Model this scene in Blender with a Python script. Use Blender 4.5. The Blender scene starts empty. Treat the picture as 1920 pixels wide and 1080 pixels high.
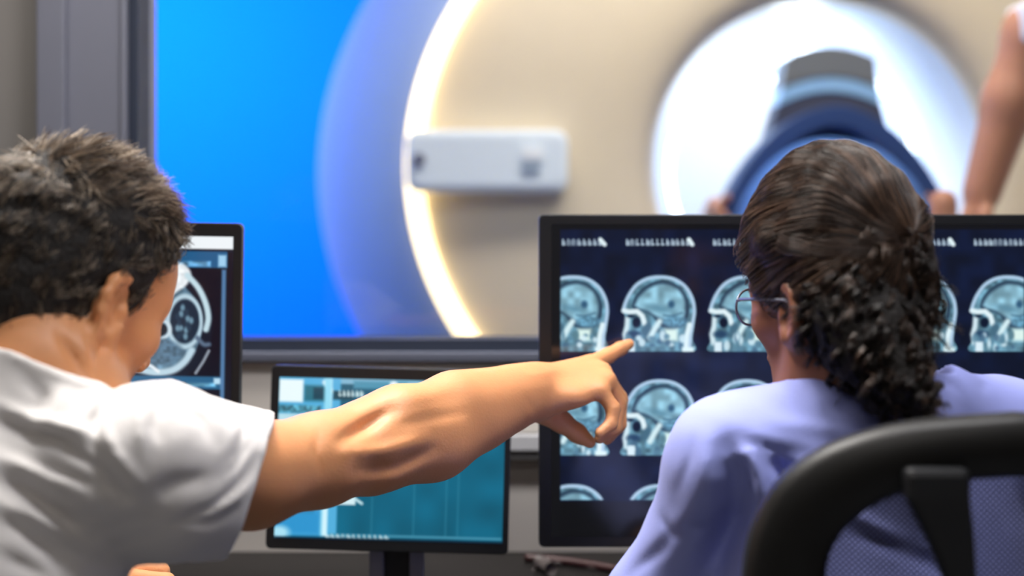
import bpy, math, random
import numpy as np
from mathutils import Vector
random.seed(7); RNG = np.random.default_rng(11)
SC = bpy.context.scene
COL = SC.collection

# ------------------------------------------------------------------ camera, world, lights, exposure
F = 2667.0; ZC = 1.20; HZ = 400.0          # focal length in px, lens height, horizon row
cd = bpy.data.cameras.new('camera'); CAM = bpy.data.objects.new('camera', cd); COL.objects.link(CAM)
CAM.location = (0, 0, ZC); CAM.rotation_euler = (math.pi/2, 0, 0)
cd.sensor_width = 36; cd.lens = 36*F/1920; cd.shift_y = -(540-HZ)/1920
cd.clip_start = .02; cd.clip_end = 60
cd.dof.use_dof = True; cd.dof.focus_distance = 1.58; cd.dof.aperture_fstop = 1.9
SC.camera = CAM
SC.view_settings.view_transform = 'Standard'; SC.view_settings.look = 'None'
SC.view_settings.gamma = 1; SC.view_settings.use_curve_mapping = False
SC.view_settings.exposure = 0.0
W = bpy.data.worlds.new('world'); SC.world = W; W.use_nodes = True
W.node_tree.nodes['Background'].inputs[0].default_value = (.8, .85, 1, 1)
W.node_tree.nodes['Background'].inputs[1].default_value = .25

def area(name, loc, target, sx, sy, power, color, spread=math.pi):
    l = bpy.data.lights.new(name, 'AREA'); l.shape = 'RECTANGLE'; l.size = sx; l.size_y = sy
    l.energy = power; l.color = color; l.spread = spread
    o = bpy.data.objects.new(name, l); COL.objects.link(o); o.location = loc
    o.rotation_euler = (Vector(target)-Vector(loc)).to_track_quat('-Z', 'Y').to_euler()
    return o
area('ceiling_panel_light', (-.50, 1.78, 2.62), (-.12, 1.25, .9), .8, .4, 40, (1, .96, .91), 2.3)
area('added_fill_light', (.48, 1.10, 2.62), (.30, 2.0, .85), .7, .4, 15, (.98, .97, 1), 1.9)  # added fill, brightens the lower wall and the woman's right shoulder
area('added_rear_fill', (-.2, -.6, 2.50), (0, .5, 0), 1.2, .6, 3.5, (1, .95, .9))  # added dim fill from behind the lens, no known lamp
area('scanner_room_light', (.4, 2.75, 2.62), (.5, 3.6, 1.0), 1.6, .4, 37, (1, .93, .84))
area('blue_wash_light', (-1.75, 4.3, 2.6), (-1.35, 5.6, 1.0), 1.4, .5, 78, (.5, .68, 1), 2.3)
area('white_rear_light', (1.6, 4.9, 2.6), (1.2, 5.6, 1.3), 1.2, .4, 60, (.95, .97, 1))  # added unseen lamp to brighten the white wall behind the bore
area('blue_side_light', (-1.75, 3.6, 1.6), (.2, 4.0, 1.3), .6, 1.6, 17, (.55, .74, 1))

def P(px, py, Y): return np.array([(px-960)/F*Y, Y, ZC-(py-HZ)/F*Y])

# ------------------------------------------------------------------ scene helpers
def tag(o, label=None, cat=None, group=None, kind=None):
    if label: o['label'] = label
    if cat: o['category'] = cat
    if group: o['group'] = group
    if kind: o['kind'] = kind
    return o
def empty(name, loc=(0, 0, 0), rz=0, label=None, cat=None, group=None):
    o = bpy.data.objects.new(name, None); COL.objects.link(o); o.empty_display_size = .05
    o.location = loc; o.rotation_euler = (0, 0, rz)
    return tag(o, label, cat, group)
def lin(c):
    return tuple((x/255/12.92 if x/255 <= .04045 else ((x/255+.055)/1.055)**2.4) for x in c)
def mat(name, rgb, rough=.6, metal=0, var=0, vscale=20, bump=0, bscale=60, spec=.5, emit=None, estr=0, sss=0, sheen=0, coat=0, stretch=None):
    m = bpy.data.materials.new(name); m.use_nodes = True; nt = m.node_tree; b = nt.nodes['Principled BSDF']
    c = lin(rgb) + (1,)
    b.inputs['Base Color'].default_value = c; b.inputs['Roughness'].default_value = rough
    b.inputs['Metallic'].default_value = metal; b.inputs['Specular IOR Level'].default_value = spec
    if sheen: b.inputs['Sheen Weight'].default_value = sheen
    if coat: b.inputs['Coat Weight'].default_value = coat
    if sss:
        b.inputs['Subsurface Weight'].default_value = sss; b.inputs['Subsurface Radius'].default_value = (1, .35, .2)
        b.inputs['Subsurface Scale'].default_value = .01
    tc = nt.nodes.new('ShaderNodeTexCoord'); mp = nt.nodes.new('ShaderNodeMapping')
    nt.links.new(tc.outputs['Object'], mp.inputs['Vector'])
    if stretch: mp.inputs['Scale'].default_value = stretch
    n = nt.nodes.new('ShaderNodeTexNoise'); n.inputs['Scale'].default_value = vscale; n.inputs['Detail'].default_value = 4
    nt.links.new(mp.outputs[0], n.inputs['Vector'])
    mx = nt.nodes.new('ShaderNodeMix'); mx.data_type = 'RGBA'
    v = max(var, .03)
    mx.inputs['A'].default_value = tuple(x*(1-v) for x in c[:3])+(1,)
    mx.inputs['B'].default_value = tuple(min(1, x*(1+v)) for x in c[:3])+(1,)
    nt.links.new(n.outputs['Fac'], mx.inputs['Factor']); nt.links.new(mx.outputs['Result'], b.inputs['Base Color'])
    if bump:
        n2 = nt.nodes.new('ShaderNodeTexNoise'); n2.inputs['Scale'].default_value = bscale; n2.inputs['Detail'].default_value = 3
        nt.links.new(mp.outputs[0], n2.inputs['Vector'])
        bp = nt.nodes.new('ShaderNodeBump'); bp.inputs['Strength'].default_value = bump; bp.inputs['Distance'].default_value = .004
        nt.links.new(n2.outputs['Fac'], bp.inputs['Height']); nt.links.new(bp.outputs[0], b.inputs['Normal'])
    if emit:
        b.inputs['Emission Color'].default_value = lin(emit)+(1,); b.inputs['Emission Strength'].default_value = estr
    return m
def mesh(name, v, f, m, parent=None, smooth=False, bevel=0, seg=2, loc=None):
    me = bpy.data.meshes.new(name); me.from_pydata([tuple(map(float, x)) for x in v], [], [tuple(int(i) for i in x) for x in f]); me.update()
    o = bpy.data.objects.new(name, me); COL.objects.link(o)
    if m: me.materials.append(m)
    if smooth: me.polygons.foreach_set('use_smooth', [True]*len(me.polygons))
    if bevel:
        bm = o.modifiers.new('bevel', 'BEVEL'); bm.width = bevel; bm.segments = seg; bm.limit_method = 'ANGLE'
    if parent: o.parent = parent
    if loc is not None: o.location = loc
    return o
class MB:
    def __init__(s): s.v = []; s.f = []
    def add(s, v, f):
        n = len(s.v); s.v += [tuple(x) for x in v]; s.f += [tuple(i+n for i in q) for q in f]; return s
    def box(s, x0, x1, y0, y1, z0, z1):
        v = [(x, y, z) for x in (x0, x1) for y in (y0, y1) for z in (z0, z1)]
        return s.add(v, [(0, 1, 3, 2), (4, 6, 7, 5), (0, 4, 5, 1), (2, 3, 7, 6), (0, 2, 6, 4), (1, 5, 7, 3)])
    def tube(s, pts, r, n=12, cap=True):
        pts = [Vector(p) for p in pts]; rs = r if hasattr(r, '__len__') else [r]*len(pts)
        v = []; f = []
        up = None
        for i, p in enumerate(pts):
            t = (pts[min(i+1, len(pts)-1)]-pts[max(i-1, 0)]).normalized()
            if up is None: up = Vector((0, 0, 1)) if abs(t.z) < .9 else Vector((1, 0, 0))
            a = t.cross(up).normalized(); b = a.cross(t).normalized(); up = b
            for k in range(n):
                q = 2*math.pi*k/n; v.append(p+(a*math.cos(q)+b*math.sin(q))*rs[i])
        for i in range(len(pts)-1):
            for k in range(n): f.append((i*n+k, i*n+(k+1) % n, (i+1)*n+(k+1) % n, (i+1)*n+k))
        if cap: f += [tuple(range(n)), tuple(range((len(pts)-1)*n, len(pts)*n))[::-1]]
        return s.add(v, f)
    def lathe(s, prof, c, axis='y', n=96, sx=1, sz=1):
        """rings of (radius, offset) about an axis through c"""
        v = []; f = []
        for (r, t) in prof:
            for k in range(n):
                q = 2*math.pi*k/n
                if axis == 'y': v.append((c[0]+r*sx*math.cos(q), c[1]+t, c[2]+r*sz*math.sin(q)))
                else: v.append((c[0]+r*sx*math.cos(q), c[1]+r*sz*math.sin(q), c[2]+t))
        for i in range(len(prof)-1):
            for k in range(n): f.append((i*n+k, (i+1)*n+k, (i+1)*n+(k+1) % n, i*n+(k+1) % n))
        return s.add(v, f)
    def rbox(s, w, h, d, r, c=(0, 0, 0), n=6):
        """rounded plate in the xz plane, thickness d along y"""
        o = []
        for cx, cz, a0 in ((w/2-r, h/2-r, 0), (-w/2+r, h/2-r, 90), (-w/2+r, -h/2+r, 180), (w/2-r, -h/2+r, 270)):
            for k in range(n+1):
                a = math.radians(a0+90*k/n); o.append((c[0]+cx+r*math.cos(a), c[2]+cz+r*math.sin(a)))
        N = len(o)
        v = [(x, c[1]-d/2, z) for x, z in o]+[(x, c[1]+d/2, z) for x, z in o]
        f = [tuple(range(N)), tuple(range(N, 2*N))[::-1]]+[(k, k+N, (k+1) % N+N, (k+1) % N) for k in range(N)]
        return s.add(v, f)
    def build(s, name, m, parent=None, **k): return mesh(name, s.v, s.f, m, parent, **k)

# ------------------------------------------------------------------ distance-field modelling: smooth unions meshed by surface nets
class Field:
    def __init__(s, lo, hi, h):
        s.lo = np.array(lo, float); s.h = h
        s.n = np.ceil((np.array(hi)-s.lo)/h).astype(int)+1
        s.d = np.full(s.n, .06, np.float32)
    def reg(s, lo, hi):
        a = np.maximum(0, np.floor((np.array(lo)-s.lo)/s.h).astype(int)); b = np.minimum(s.n, np.ceil((np.array(hi)-s.lo)/s.h).astype(int)+1)
        if (b <= a).any(): return None
        sl = tuple(slice(x, y) for x, y in zip(a, b))
        g = [(s.lo[i]+s.h*np.arange(a[i], b[i])).astype(np.float32) for i in range(3)]
        return sl, g[0][:, None, None], g[1][None, :, None], g[2][None, None, :]
    def comb(s, sl, v, k, op):
        d = s.d[sl]; v = v.astype(np.float32)
        if op == 'add':
            if k: h = np.maximum(k-np.abs(d-v), 0)/k; s.d[sl] = np.minimum(d, v)-h*h*k*.25
            else: s.d[sl] = np.minimum(d, v)
        else:
            v = -v
            if k: h = np.maximum(k-np.abs(d-v), 0)/k; s.d[sl] = np.maximum(d, v)+h*h*k*.25
            else: s.d[sl] = np.maximum(d, v)
    def cone(s, a, b, ra, rb, k=.02, op='add'):
        a = np.array(a, float); b = np.array(b, float); m = max(ra, rb)+.06
        r = s.reg(np.minimum(a, b)-m, np.maximum(a, b)+m)
        if r is None: return s
        sl, X, Y, Z = r; ab = b-a; L = max((ab**2).sum(), 1e-9)
        x, y, z = X-a[0], Y-a[1], Z-a[2]
        t = np.clip((x*ab[0]+y*ab[1]+z*ab[2])/L, 0, 1)
        d = np.sqrt((x-t*ab[0])**2+(y-t*ab[1])**2+(z-t*ab[2])**2)-(ra+(rb-ra)*t)
        s.comb(sl, d, k, op); return s
    def chain(s, pts, rs, k=.02, op='add'):
        for i in range(len(pts)-1): s.cone(pts[i], pts[i+1], rs[i], rs[i+1], k, op)
        return s
    def ell(s, c, r, R=None, k=.02, op='add'):
        """ellipsoid; R = 3x3 with local axes as columns"""
        c = np.array(c, float); r = np.array(r, float); m = max(r)+.06
        q = s.reg(c-m, c+m)
        if q is None: return s
        sl, X, Y, Z = q; x, y, z = X-c[0], Y-c[1], Z-c[2]
        if R is not None: x, y, z = [R[0, i]*x+R[1, i]*y+R[2, i]*z for i in range(3)]
        k0 = np.sqrt((x/r[0])**2+(y/r[1])**2+(z/r[2])**2); k1 = np.sqrt((x/r[0]**2)**2+(y/r[1]**2)**2+(z/r[2]**2)**2)+1e-9
        s.comb(sl, k0*(k0-1)/k1, k, op); return s
    def cut(s, p, n, k=.004):
        """keep the side behind the plane (normal n points to what is removed)"""
        n = np.array(n, float); n = n/np.linalg.norm(n); sl, X, Y, Z = s.reg(s.lo, s.lo+s.n*s.h)
        d = (X-p[0])*n[0]+(Y-p[1])*n[1]+(Z-p[2])*n[2]
        v = d.astype(np.float32); h = np.maximum(k-np.abs(s.d-v), 0)/k; s.d = np.maximum(s.d, v)+h*h*k*.25
        return s
    def cutlocal(s, p, n, c, r):
        n = np.array(n, float); n = n/np.linalg.norm(n); c = np.array(c); sl, X, Y, Z = s.reg(c-r-.02, c+r+.02)
        d = (X-p[0])*n[0]+(Y-p[1])*n[1]+(Z-p[2])*n[2]; q = r-np.sqrt((X-c[0])**2+(Y-c[1])**2+(Z-c[2])**2)
        s.d[sl] = np.maximum(s.d[sl], np.minimum(d, q).astype(np.float32)); return s
    def band(s, w=.03):
        i = np.argwhere(np.abs(s.d) < w); p = s.lo+i*s.h
        return tuple(i.T), p
    def folds(s, lst, w=.03, ylim=None):
        """creases: (polyline in px, depth in m (+ groove, - ridge), half width px)"""
        i, p = s.band(w)
        px = 960+F*p[:, 0]/p[:, 1]; py = HZ-F*(p[:, 2]-ZC)/p[:, 1]
        add = np.zeros(len(px))
        for pts, amp, wid in lst:
            pts = np.array(pts, float); best = np.full(len(px), 1e9); tt = np.zeros(len(px)); n = len(pts)-1
            for q in range(n):
                a, b = pts[q], pts[q+1]; ab = b-a
                t = np.clip(((px-a[0])*ab[0]+(py-a[1])*ab[1])/(ab@ab), 0, 1)
                dd = (px-a[0]-t*ab[0])**2+(py-a[1]-t*ab[1])**2
                mk = dd < best; best[mk] = dd[mk]; tt[mk] = (q+t[mk])/n
            taper = np.sqrt(np.clip(np.sin(np.pi*np.clip(tt, .04, .96)), 0, 1))
            add += amp*taper*np.exp(-best/(wid*wid))
        if ylim is not None: add *= (p[:, 1] < ylim)
        s.d[i] += add.astype(np.float32); return s
    def wob(s, amp, freq, seed=0, w=.03, axis=(1, 1, 1)):
        i, p = s.band(w); r = np.random.default_rng(seed); a = np.zeros(len(p))
        for _ in range(7):
            v = r.normal(size=3)*freq*np.array(axis); a += np.sin(p@v+r.uniform(0, 6.3))
        s.d[i] += (amp*a/7).astype(np.float32); return s
    def like(s):
        o = s.copy(); o.d[:] = .06; return o
    def copy(s):
        o = Field.__new__(Field); o.lo = s.lo; o.h = s.h; o.n = s.n; o.d = s.d.copy(); return o
    def minus(s, o, gap=0, k=.003):
        v = -(o.d-gap); h = np.maximum(k-np.abs(s.d-v), 0)/k; s.d = np.maximum(s.d, v)+h*h*k*.25; return s
    def nets(s):
        d = s.d
        for ax in range(3):
            for e in (0, -1):
                q = [slice(None)]*3; q[ax] = e; d[tuple(q)] = np.maximum(d[tuple(q)], .0005)
        S = d < 0; n = np.array(d.shape)-1
        cnt = np.zeros(n, np.int8)
        for a in (0, 1):
            for b in (0, 1):
                for c in (0, 1): cnt += S[a:a+n[0], b:b+n[1], c:c+n[2]]
        act = np.argwhere((cnt > 0) & (cnt < 8)); idm = np.full(n, -1, np.int32); idm[tuple(act.T)] = np.arange(len(act))
        acc = np.zeros((len(act), 3)); w = np.zeros(len(act))
        for ax in range(3):
            u, v = [q for q in range(3) if q != ax]
            for a in (0, 1):
                for b in (0, 1):
                    o0 = np.zeros(3, int); o0[u] = a; o0[v] = b; o1 = o0.copy(); o1[ax] = 1
                    d0 = d[tuple((act+o0).T)].astype(float); d1 = d[tuple((act+o1).T)].astype(float)
                    mk = (d0 < 0) != (d1 < 0); t = d0[mk]/(d0[mk]-d1[mk])
                    q = np.tile(o0.astype(float), (mk.sum(), 1)); q[:, ax] = t
                    acc[mk] += q; w[mk] += 1
        V = s.lo+s.h*(act+acc/w[:, None]); Fs = []
        for ax in range(3):
            u, v = [(1, 2), (2, 0), (0, 1)][ax]
            A = [slice(None)]*3; B = [slice(None)]*3; A[ax] = slice(0, -1); B[ax] = slice(1, None)
            a, b = S[tuple(A)], S[tuple(B)]
            for flip, M in ((0, a & ~b), (1, ~a & b)):
                e = np.argwhere(M); e = e[(e[:, u] > 0) & (e[:, v] > 0) & (e[:, u] < n[u]) & (e[:, v] < n[v])]
                def c(du, dv):
                    q = e.copy(); q[:, u] -= du; q[:, v] -= dv; return idm[tuple(q.T)]
                qd = np.stack([c(1, 1), c(0, 1), c(0, 0), c(1, 0)], 1)
                if flip: qd = qd[:, ::-1]
                Fs.append(qd)
        return V, np.concatenate(Fs)
    def build(s, name, m, parent=None, relax=1):
        V, Q = s.nets(); V = relaxv(V, Q, relax); return quads(name, V, Q, m, parent)
def relaxv(V, Q, it):
    for _ in range(it):
        acc = np.zeros_like(V); w = np.zeros(len(V))
        for a in range(4):
            i, j = Q[:, a], Q[:, (a+1) % 4]
            for c in range(3):
                acc[:, c] += np.bincount(i, V[j, c], len(V))+np.bincount(j, V[i, c], len(V))
            w += np.bincount(i, minlength=len(V))+np.bincount(j, minlength=len(V))
        V = V*.45+.55*acc/np.maximum(w, 1)[:, None]
    return V
def quads(name, V, Q, m, parent=None, smooth=True, attr=None):
    me = bpy.data.meshes.new(name); me.vertices.add(len(V)); me.vertices.foreach_set('co', V.astype(np.float32).ravel())
    k = Q.shape[1]
    me.loops.add(Q.size); me.loops.foreach_set('vertex_index', Q.astype(np.int32).ravel())
    me.polygons.add(len(Q)); me.polygons.foreach_set('loop_start', (np.arange(len(Q))*k).astype(np.int32))
    me.polygons.foreach_set('loop_total', np.full(len(Q), k, np.int32))
    me.update(calc_edges=True); me.validate()
    me.polygons.foreach_set('use_smooth', [smooth]*len(me.polygons))
    if attr is not None:
        c = me.color_attributes.new('col', 'FLOAT_COLOR', 'POINT')
        c.data.foreach_set('color', np.concatenate([attr, np.ones((len(attr), 1))], 1).astype(np.float32).ravel())
    me.materials.append(m); o = bpy.data.objects.new(name, me); COL.objects.link(o)
    if parent: o.parent = parent
    return o
def strands(name, paths, rad, cols, m, parent=None):
    """paths (N,K,3): thin three-sided tubes tapering to the tip"""
    N, K, _ = paths.shape
    t = np.gradient(paths, axis=1); t /= np.linalg.norm(t, axis=2, keepdims=True)+1e-9
    ref = np.array([.31, .52, .79]); a = np.cross(t, ref); a /= np.linalg.norm(a, axis=2, keepdims=True)+1e-9; b = np.cross(t, a)
    tp = np.linspace(1, .25, K)[None, :, None]; r = (rad if np.ndim(rad) else np.full(N, rad))[:, None, None]*tp
    V = np.stack([paths+r*(a*math.cos(q)+b*math.sin(q)) for q in (0, 2.094, 4.189)], 2)
    idx = np.arange(N*K*3).reshape(N, K, 3); Q = []
    for k in range(3):
        j = (k+1) % 3; Q.append(np.stack([idx[:, :-1, k], idx[:, :-1, j], idx[:, 1:, j], idx[:, 1:, k]], -1).reshape(-1, 4))
    at = np.repeat(cols, K*3, axis=0)
    return quads(name, V.reshape(-1, 3), np.concatenate(Q), m, parent, attr=at)
def attr_mat(name, rough=.5, emit=0, spec=.5, aniso=0):
    m = bpy.data.materials.new(name); m.use_nodes = True; nt = m.node_tree; b = nt.nodes['Principled BSDF']
    a = nt.nodes.new('ShaderNodeAttribute'); a.attribute_name = 'col'
    b.inputs['Roughness'].default_value = rough; b.inputs['Specular IOR Level'].default_value = spec
    if aniso: b.inputs['Anisotropic'].default_value = aniso
    if emit:
        b.inputs['Base Color'].default_value = (.005, .005, .006, 1)
        nt.links.new(a.outputs['Color'], b.inputs['Emission Color']); b.inputs['Emission Strength'].default_value = emit
    else: nt.links.new(a.outputs['Color'], b.inputs['Base Color'])
    return m

# ------------------------------------------------------------------ materials
M = {}
M['wall'] = mat('wall_paint', (128, 124, 121), .8, var=.05, vscale=6)
M['frame'] = mat('frame_metal', (124, 126, 140), .45, metal=.2)
M['gasket'] = mat('gasket', (40, 48, 66), .6)
M['blackp'] = mat('black_plastic', (26, 27, 30), .42)
M['desk'] = mat('desk_top', (15, 11, 11), .5, var=.2)
M['floor'] = mat('floor_vinyl', (110, 112, 118), .4, var=.1, vscale=3)
M['ceil'] = mat('ceiling_paint', (215, 213, 208), .9)
M['blue'] = mat('blue_wall', (0, 116, 255), .85, spec=.1)
M['mri'] = mat('scanner_shell', (226, 210, 184), .4, var=.02)
M['mriw'] = mat('scanner_housing', (150, 168, 208), .6)
M['bore'] = mat('bore_liner', (222, 234, 250), .5)
M['steel'] = mat('grey_metal', (125, 124, 124), .4, metal=.5)
M['skin'] = mat('skin_tanned', (216, 149, 100), .5, var=.10, vscale=30, bump=.12, bscale=300, sss=.12)
M['skinp'] = mat('skin_light', (184, 126, 98), .5, var=.08, vscale=30, sss=.12)
M['skinw'] = mat('skin_olive', (150, 96, 70), .5, var=.08, vscale=30, sss=.12)
M['tee'] = mat('white_cotton', (226, 222, 220), .85, bump=.1, bscale=500, sheen=.2)
M['lav'] = mat('lavender_cotton', (156, 165, 234), .85, bump=.1, bscale=500, sheen=.15)
M['trous'] = mat('navy_trousers', (35, 40, 60), .85)
M['shoe'] = mat('shoe_leather', (25, 25, 26), .5)
M['hair'] = attr_mat('hair_strands', .40, spec=.5)
M['scalp'] = mat('hair_base', (26, 21, 19), .8, var=.4, vscale=120, bump=.6, bscale=200)
# ------------------------------------------------------------------ setting: control room, window wall, scanner room
WY = 2.15; WT = .14
def wx(px, Y=WY): return (px-960)/F*Y
def wz(py, Y=WY): return ZC-(py-HZ)/F*Y
XL, XR = -2.6, 2.6; ZT = 2.6
def st(name, mb, m, parent=None, **k):
    o = mb.build(name, m, parent, **k)
    if parent is None: o['kind'] = 'structure'
    return o
g0, g1, gz0, gz1 = wx(262), 1.5, wz(636), 2.05           # glass opening
st('floor', MB().box(XL, XR, -1.8, 6.2, -.1, 0), M['floor'])
st('ceiling', MB().box(XL, XR, -1.8, 6.2, 2.72, 2.82), M['ceil'])
st('wall_left', MB().box(XL-.1, XL, -1.8, WY, 0, 2.72), M['wall'])
st('wall_right', MB().box(XR, XR+.1, -1.8, WY, 0, 2.72), M['wall'])
st('wall_rear', MB().box(XL-.1, XR+.1, -1.9, -1.8, 0, 2.72), M['wall'])
w = MB().box(XL-.1, g0-.12, WY, WY+WT, 0, 2.72).box(g1+.12, XR+.1, WY, WY+WT, 0, 2.72)
w.box(g0-.12, g1+.12, WY, WY+WT, 0, gz0-.02).box(g0-.12, g1+.12, WY, WY+WT, gz1+.1, 2.72)
st('wall_front', w, M['wall'])
# window: metal frame with jambs, gasket and one pane
win = empty('window_1', (0, 0, 0)); win['kind'] = 'structure'
f = MB().box(g0-.136, g0-.014, WY-.028, WY+WT+.02, gz0-.02, gz1+.1).box(g1, g1+.12, WY-.028, WY+WT+.02, gz0-.02, gz1+.1)
f.box(g0-.014, g1, WY-.02, WY+WT+.02, gz1, gz1+.1)
f.box(g0-.142, g0-.10, WY-.045, WY-.027, gz0-.02, gz1+.1)
f.box(g0-.021, g0-.012, WY-.034, WY-.027, gz0-.02, gz1+.1)
f.build('window_frame', M['frame'], win, bevel=.003)
MB().box(g0-.014, g0, WY-.01, WY+.06, gz0, gz1).box(g0-.014, g1, WY-.006, WY+.06, gz0-.02, gz0).build('window_gasket', M['gasket'], win)
gm = bpy.data.materials.new('window_glass'); gm.use_nodes = True; nt = gm.node_tree; nt.nodes.clear()
o_ = nt.nodes.new('ShaderNodeOutputMaterial'); tr = nt.nodes.new('ShaderNodeBsdfTransparent'); gl = nt.nodes.new('ShaderNodeBsdfGlossy'); mx = nt.nodes.new('ShaderNodeMixShader'); lw = nt.nodes.new('ShaderNodeFresnel')
tr.inputs[0].default_value = (.96, .98, .98, 1); gl.inputs['Roughness'].default_value = .02; lw.inputs['IOR'].default_value = 1.25
nt.links.new(lw.outputs[0], mx.inputs[0]); nt.links.new(tr.outputs[0], mx.inputs[1]); nt.links.new(gl.outputs[0], mx.inputs[2]); nt.links.new(mx.outputs[0], o_.inputs[0])
MB().box(g0-.005, g1+.005, WY+.03, WY+.038, gz0-.005, gz1+.005).build('window_pane', gm, win)
MB().box(g0-.136, g1+.12, WY-.02, WY+.03, gz0-.032, gz0-.018).build('window_sill', mat('sill_paint', (92, 96, 112), .6), win, bevel=.002)
# scanner room shell
st('wall_scanner_back', MB().box(XL, -.2, 5.6, 5.7, 0, 2.72), M['blue'])
st('wall_scanner_rear', MB().box(-.2, XR, 5.6, 5.7, 0, 2.72), M['ceil'])  # white in place of blue, so the far end of the bore glows
st('wall_scanner_left', MB().box(XL-.1, XL, WY+WT, 5.7, 0, 2.72), M['blue'])
st('wall_scanner_right', MB().box(XR, XR+.1, WY+WT, 5.7, 0, 2.72), M['ceil'])
st('lit_wall_panel_1', MB().box(-2.0, 2.0, WY-.006, WY+.001, .0, gz0-.034), mat('lower_wall_lit_paint', (214, 207, 199), .75, var=.05, vscale=5))  # lighter overlay: light falling on the lower wall put into its colour
# cable trunking on the wall under the window
tk = empty('cable_trunking', (0, WY-.006, wz(830)), label='grey horizontal cable trunking running along the wall behind the screens', cat='trunking')
MB().box(-1.6, 1.8, -.03, 0, -.02, .018).build('channel', M['steel'], tk, bevel=.002)
MB().box(-1.6, 1.8, -.036, -.03, -.006, .018).build('cover', mat('trunking_cover', (190, 190, 194), .4), tk, bevel=.002)

# ceiling lamps (both rooms), with fixtures for the two added fill lights
LM = mat('lamp_diffuser', (255, 250, 240), .5, emit=(255, 246, 232), estr=2.5); LF = mat('lamp_frame', (200, 200, 200), .5)
for i, (x, y, a, b, lb) in enumerate(((-.50, 1.78, .8, .4, 'white rectangular ceiling lamp above the left of the desk'), (.48, 1.10, .7, .4, 'added fixture for the unseen fill light above the mesh chair'), (-.2, -.6, 1.2, .6, 'added fixture for the unseen dim fill light behind the seated staff'), (.4, 2.75, 1.6, .4, 'long white ceiling lamp in the scanner room'))):
    t = empty('ceiling_light', (x, y, 2.72), label=lb, cat='ceiling light')
    q = .03
    MB().box(-a/2-q, a/2+q, -b/2-q, b/2+q, -.05, 0).build('frame', LF, t, bevel=.005)
    MB().box(-a/2, a/2, -b/2, b/2, -.06, -.05).build('diffuser', LM, t)

# ------------------------------------------------------------------ MRI scanner
MY = 3.5; cx, cz = wx(1548, MY), wz(312, MY); EA, EB = 1.035, .87
mri = empty('mri_scanner', (cx, MY, 0), label='large beige MRI scanner with round bright bore seen through the window', cat='scanner')
C = (0, 0, cz)
fl = .415
# front cover: dished towards the bore
prof = [(fl-.002, .10), (fl+.002, .05), (fl+.02, .012), (fl+.06, -.012), (fl+.12, -.022), (.62, -.026), (.80, -.02), (.93, -.005), (.99, .012)]
def ov(prof, off):
    v = []; f = []; n = 128
    for (r, t) in prof:
        k = np.clip((r-.5)/(.99-.5), 0, 1)
        for j in range(n):
            q = 2*math.pi*j/n; ax = r*(1-k)+EA*k*(r/.99); az = r*(1-k)+EB*k*(r/.99)
            X = ax*math.cos(q)-.02*k*0; v.append((X, t+off, cz+az*math.sin(q)))
    for i in range(len(prof)-1):
        for j in range(n): f.append((i*n+j, (i+1)*n+j, (i+1)*n+(j+1) % n, i*n+(j+1) % n))
    return v, f
v, f = ov(prof, 0); mesh('front_cover', v, f, M['mri'], mri, smooth=True)
gmat = mat('ring_light_glow', (255, 240, 210), .5, emit=(255, 226, 168), estr=3.2)
n = 160; pts = [((EA-.022)*math.cos(2*math.pi*j/n), -.006, cz+(EB-.022)*math.sin(2*math.pi*j/n)) for j in range(n+1)]
MB().tube(pts, .023, 10, cap=False).build('ring_light', gmat, mri, smooth=True)
# housing behind: rounded body
prof2 = [(.995, .02), (1.03, .04), (1.08, .09), (1.14, .17), (1.20, .29), (1.25, .45), (1.28, .65), (1.28, 1.3), (1.1, 1.42), (.5, 1.45)]
v, f = ov(prof2, 0); mesh('housing', v, f, M['mriw'], mri, smooth=True)
MB().box(-.8, .8, .1, 1.4, 0, cz-EB*.9).build('plinth', M['mriw'], mri, bevel=.03)
# bore tube
bl = [(fl, .08), (.40, .14), (.37, .26), (.35, .45), (.345, 1.2), (.38, 1.38), (.44, 1.46)]
MB().lathe(bl, C, 'y', 96).build('bore_tube', M['bore'], mri, smooth=True)
for dy in (.42, 1.2):
    n = 90; MB().tube([(.338*math.cos(2*math.pi*j/n), dy, cz+.338*math.sin(2*math.pi*j/n)) for j in range(n+1)], .007, 8, cap=False).build('bore_light', mat('bore_light_glow', (255, 255, 255), .5, emit=(225, 238, 255), estr=5), mri, smooth=True)
bl_ = bpy.data.lights.new('bore_lamp', 'POINT'); bl_.energy = 9; bl_.color = (.86, .93, 1); bl_.shadow_soft_size = .1
o_ = bpy.data.objects.new('bore_lamp', bl_); COL.objects.link(o_); o_.location = (cx, MY+.75, cz+.18)
bl2 = bpy.data.lights.new('bore_mouth_lamp', 'POINT'); bl2.energy = 4; bl2.color = (.86, .93, 1); bl2.shadow_soft_size = .06
o_ = bpy.data.objects.new('bore_mouth_lamp', bl2); COL.objects.link(o_); o_.location = (cx, MY+.22, cz+.3)
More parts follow.
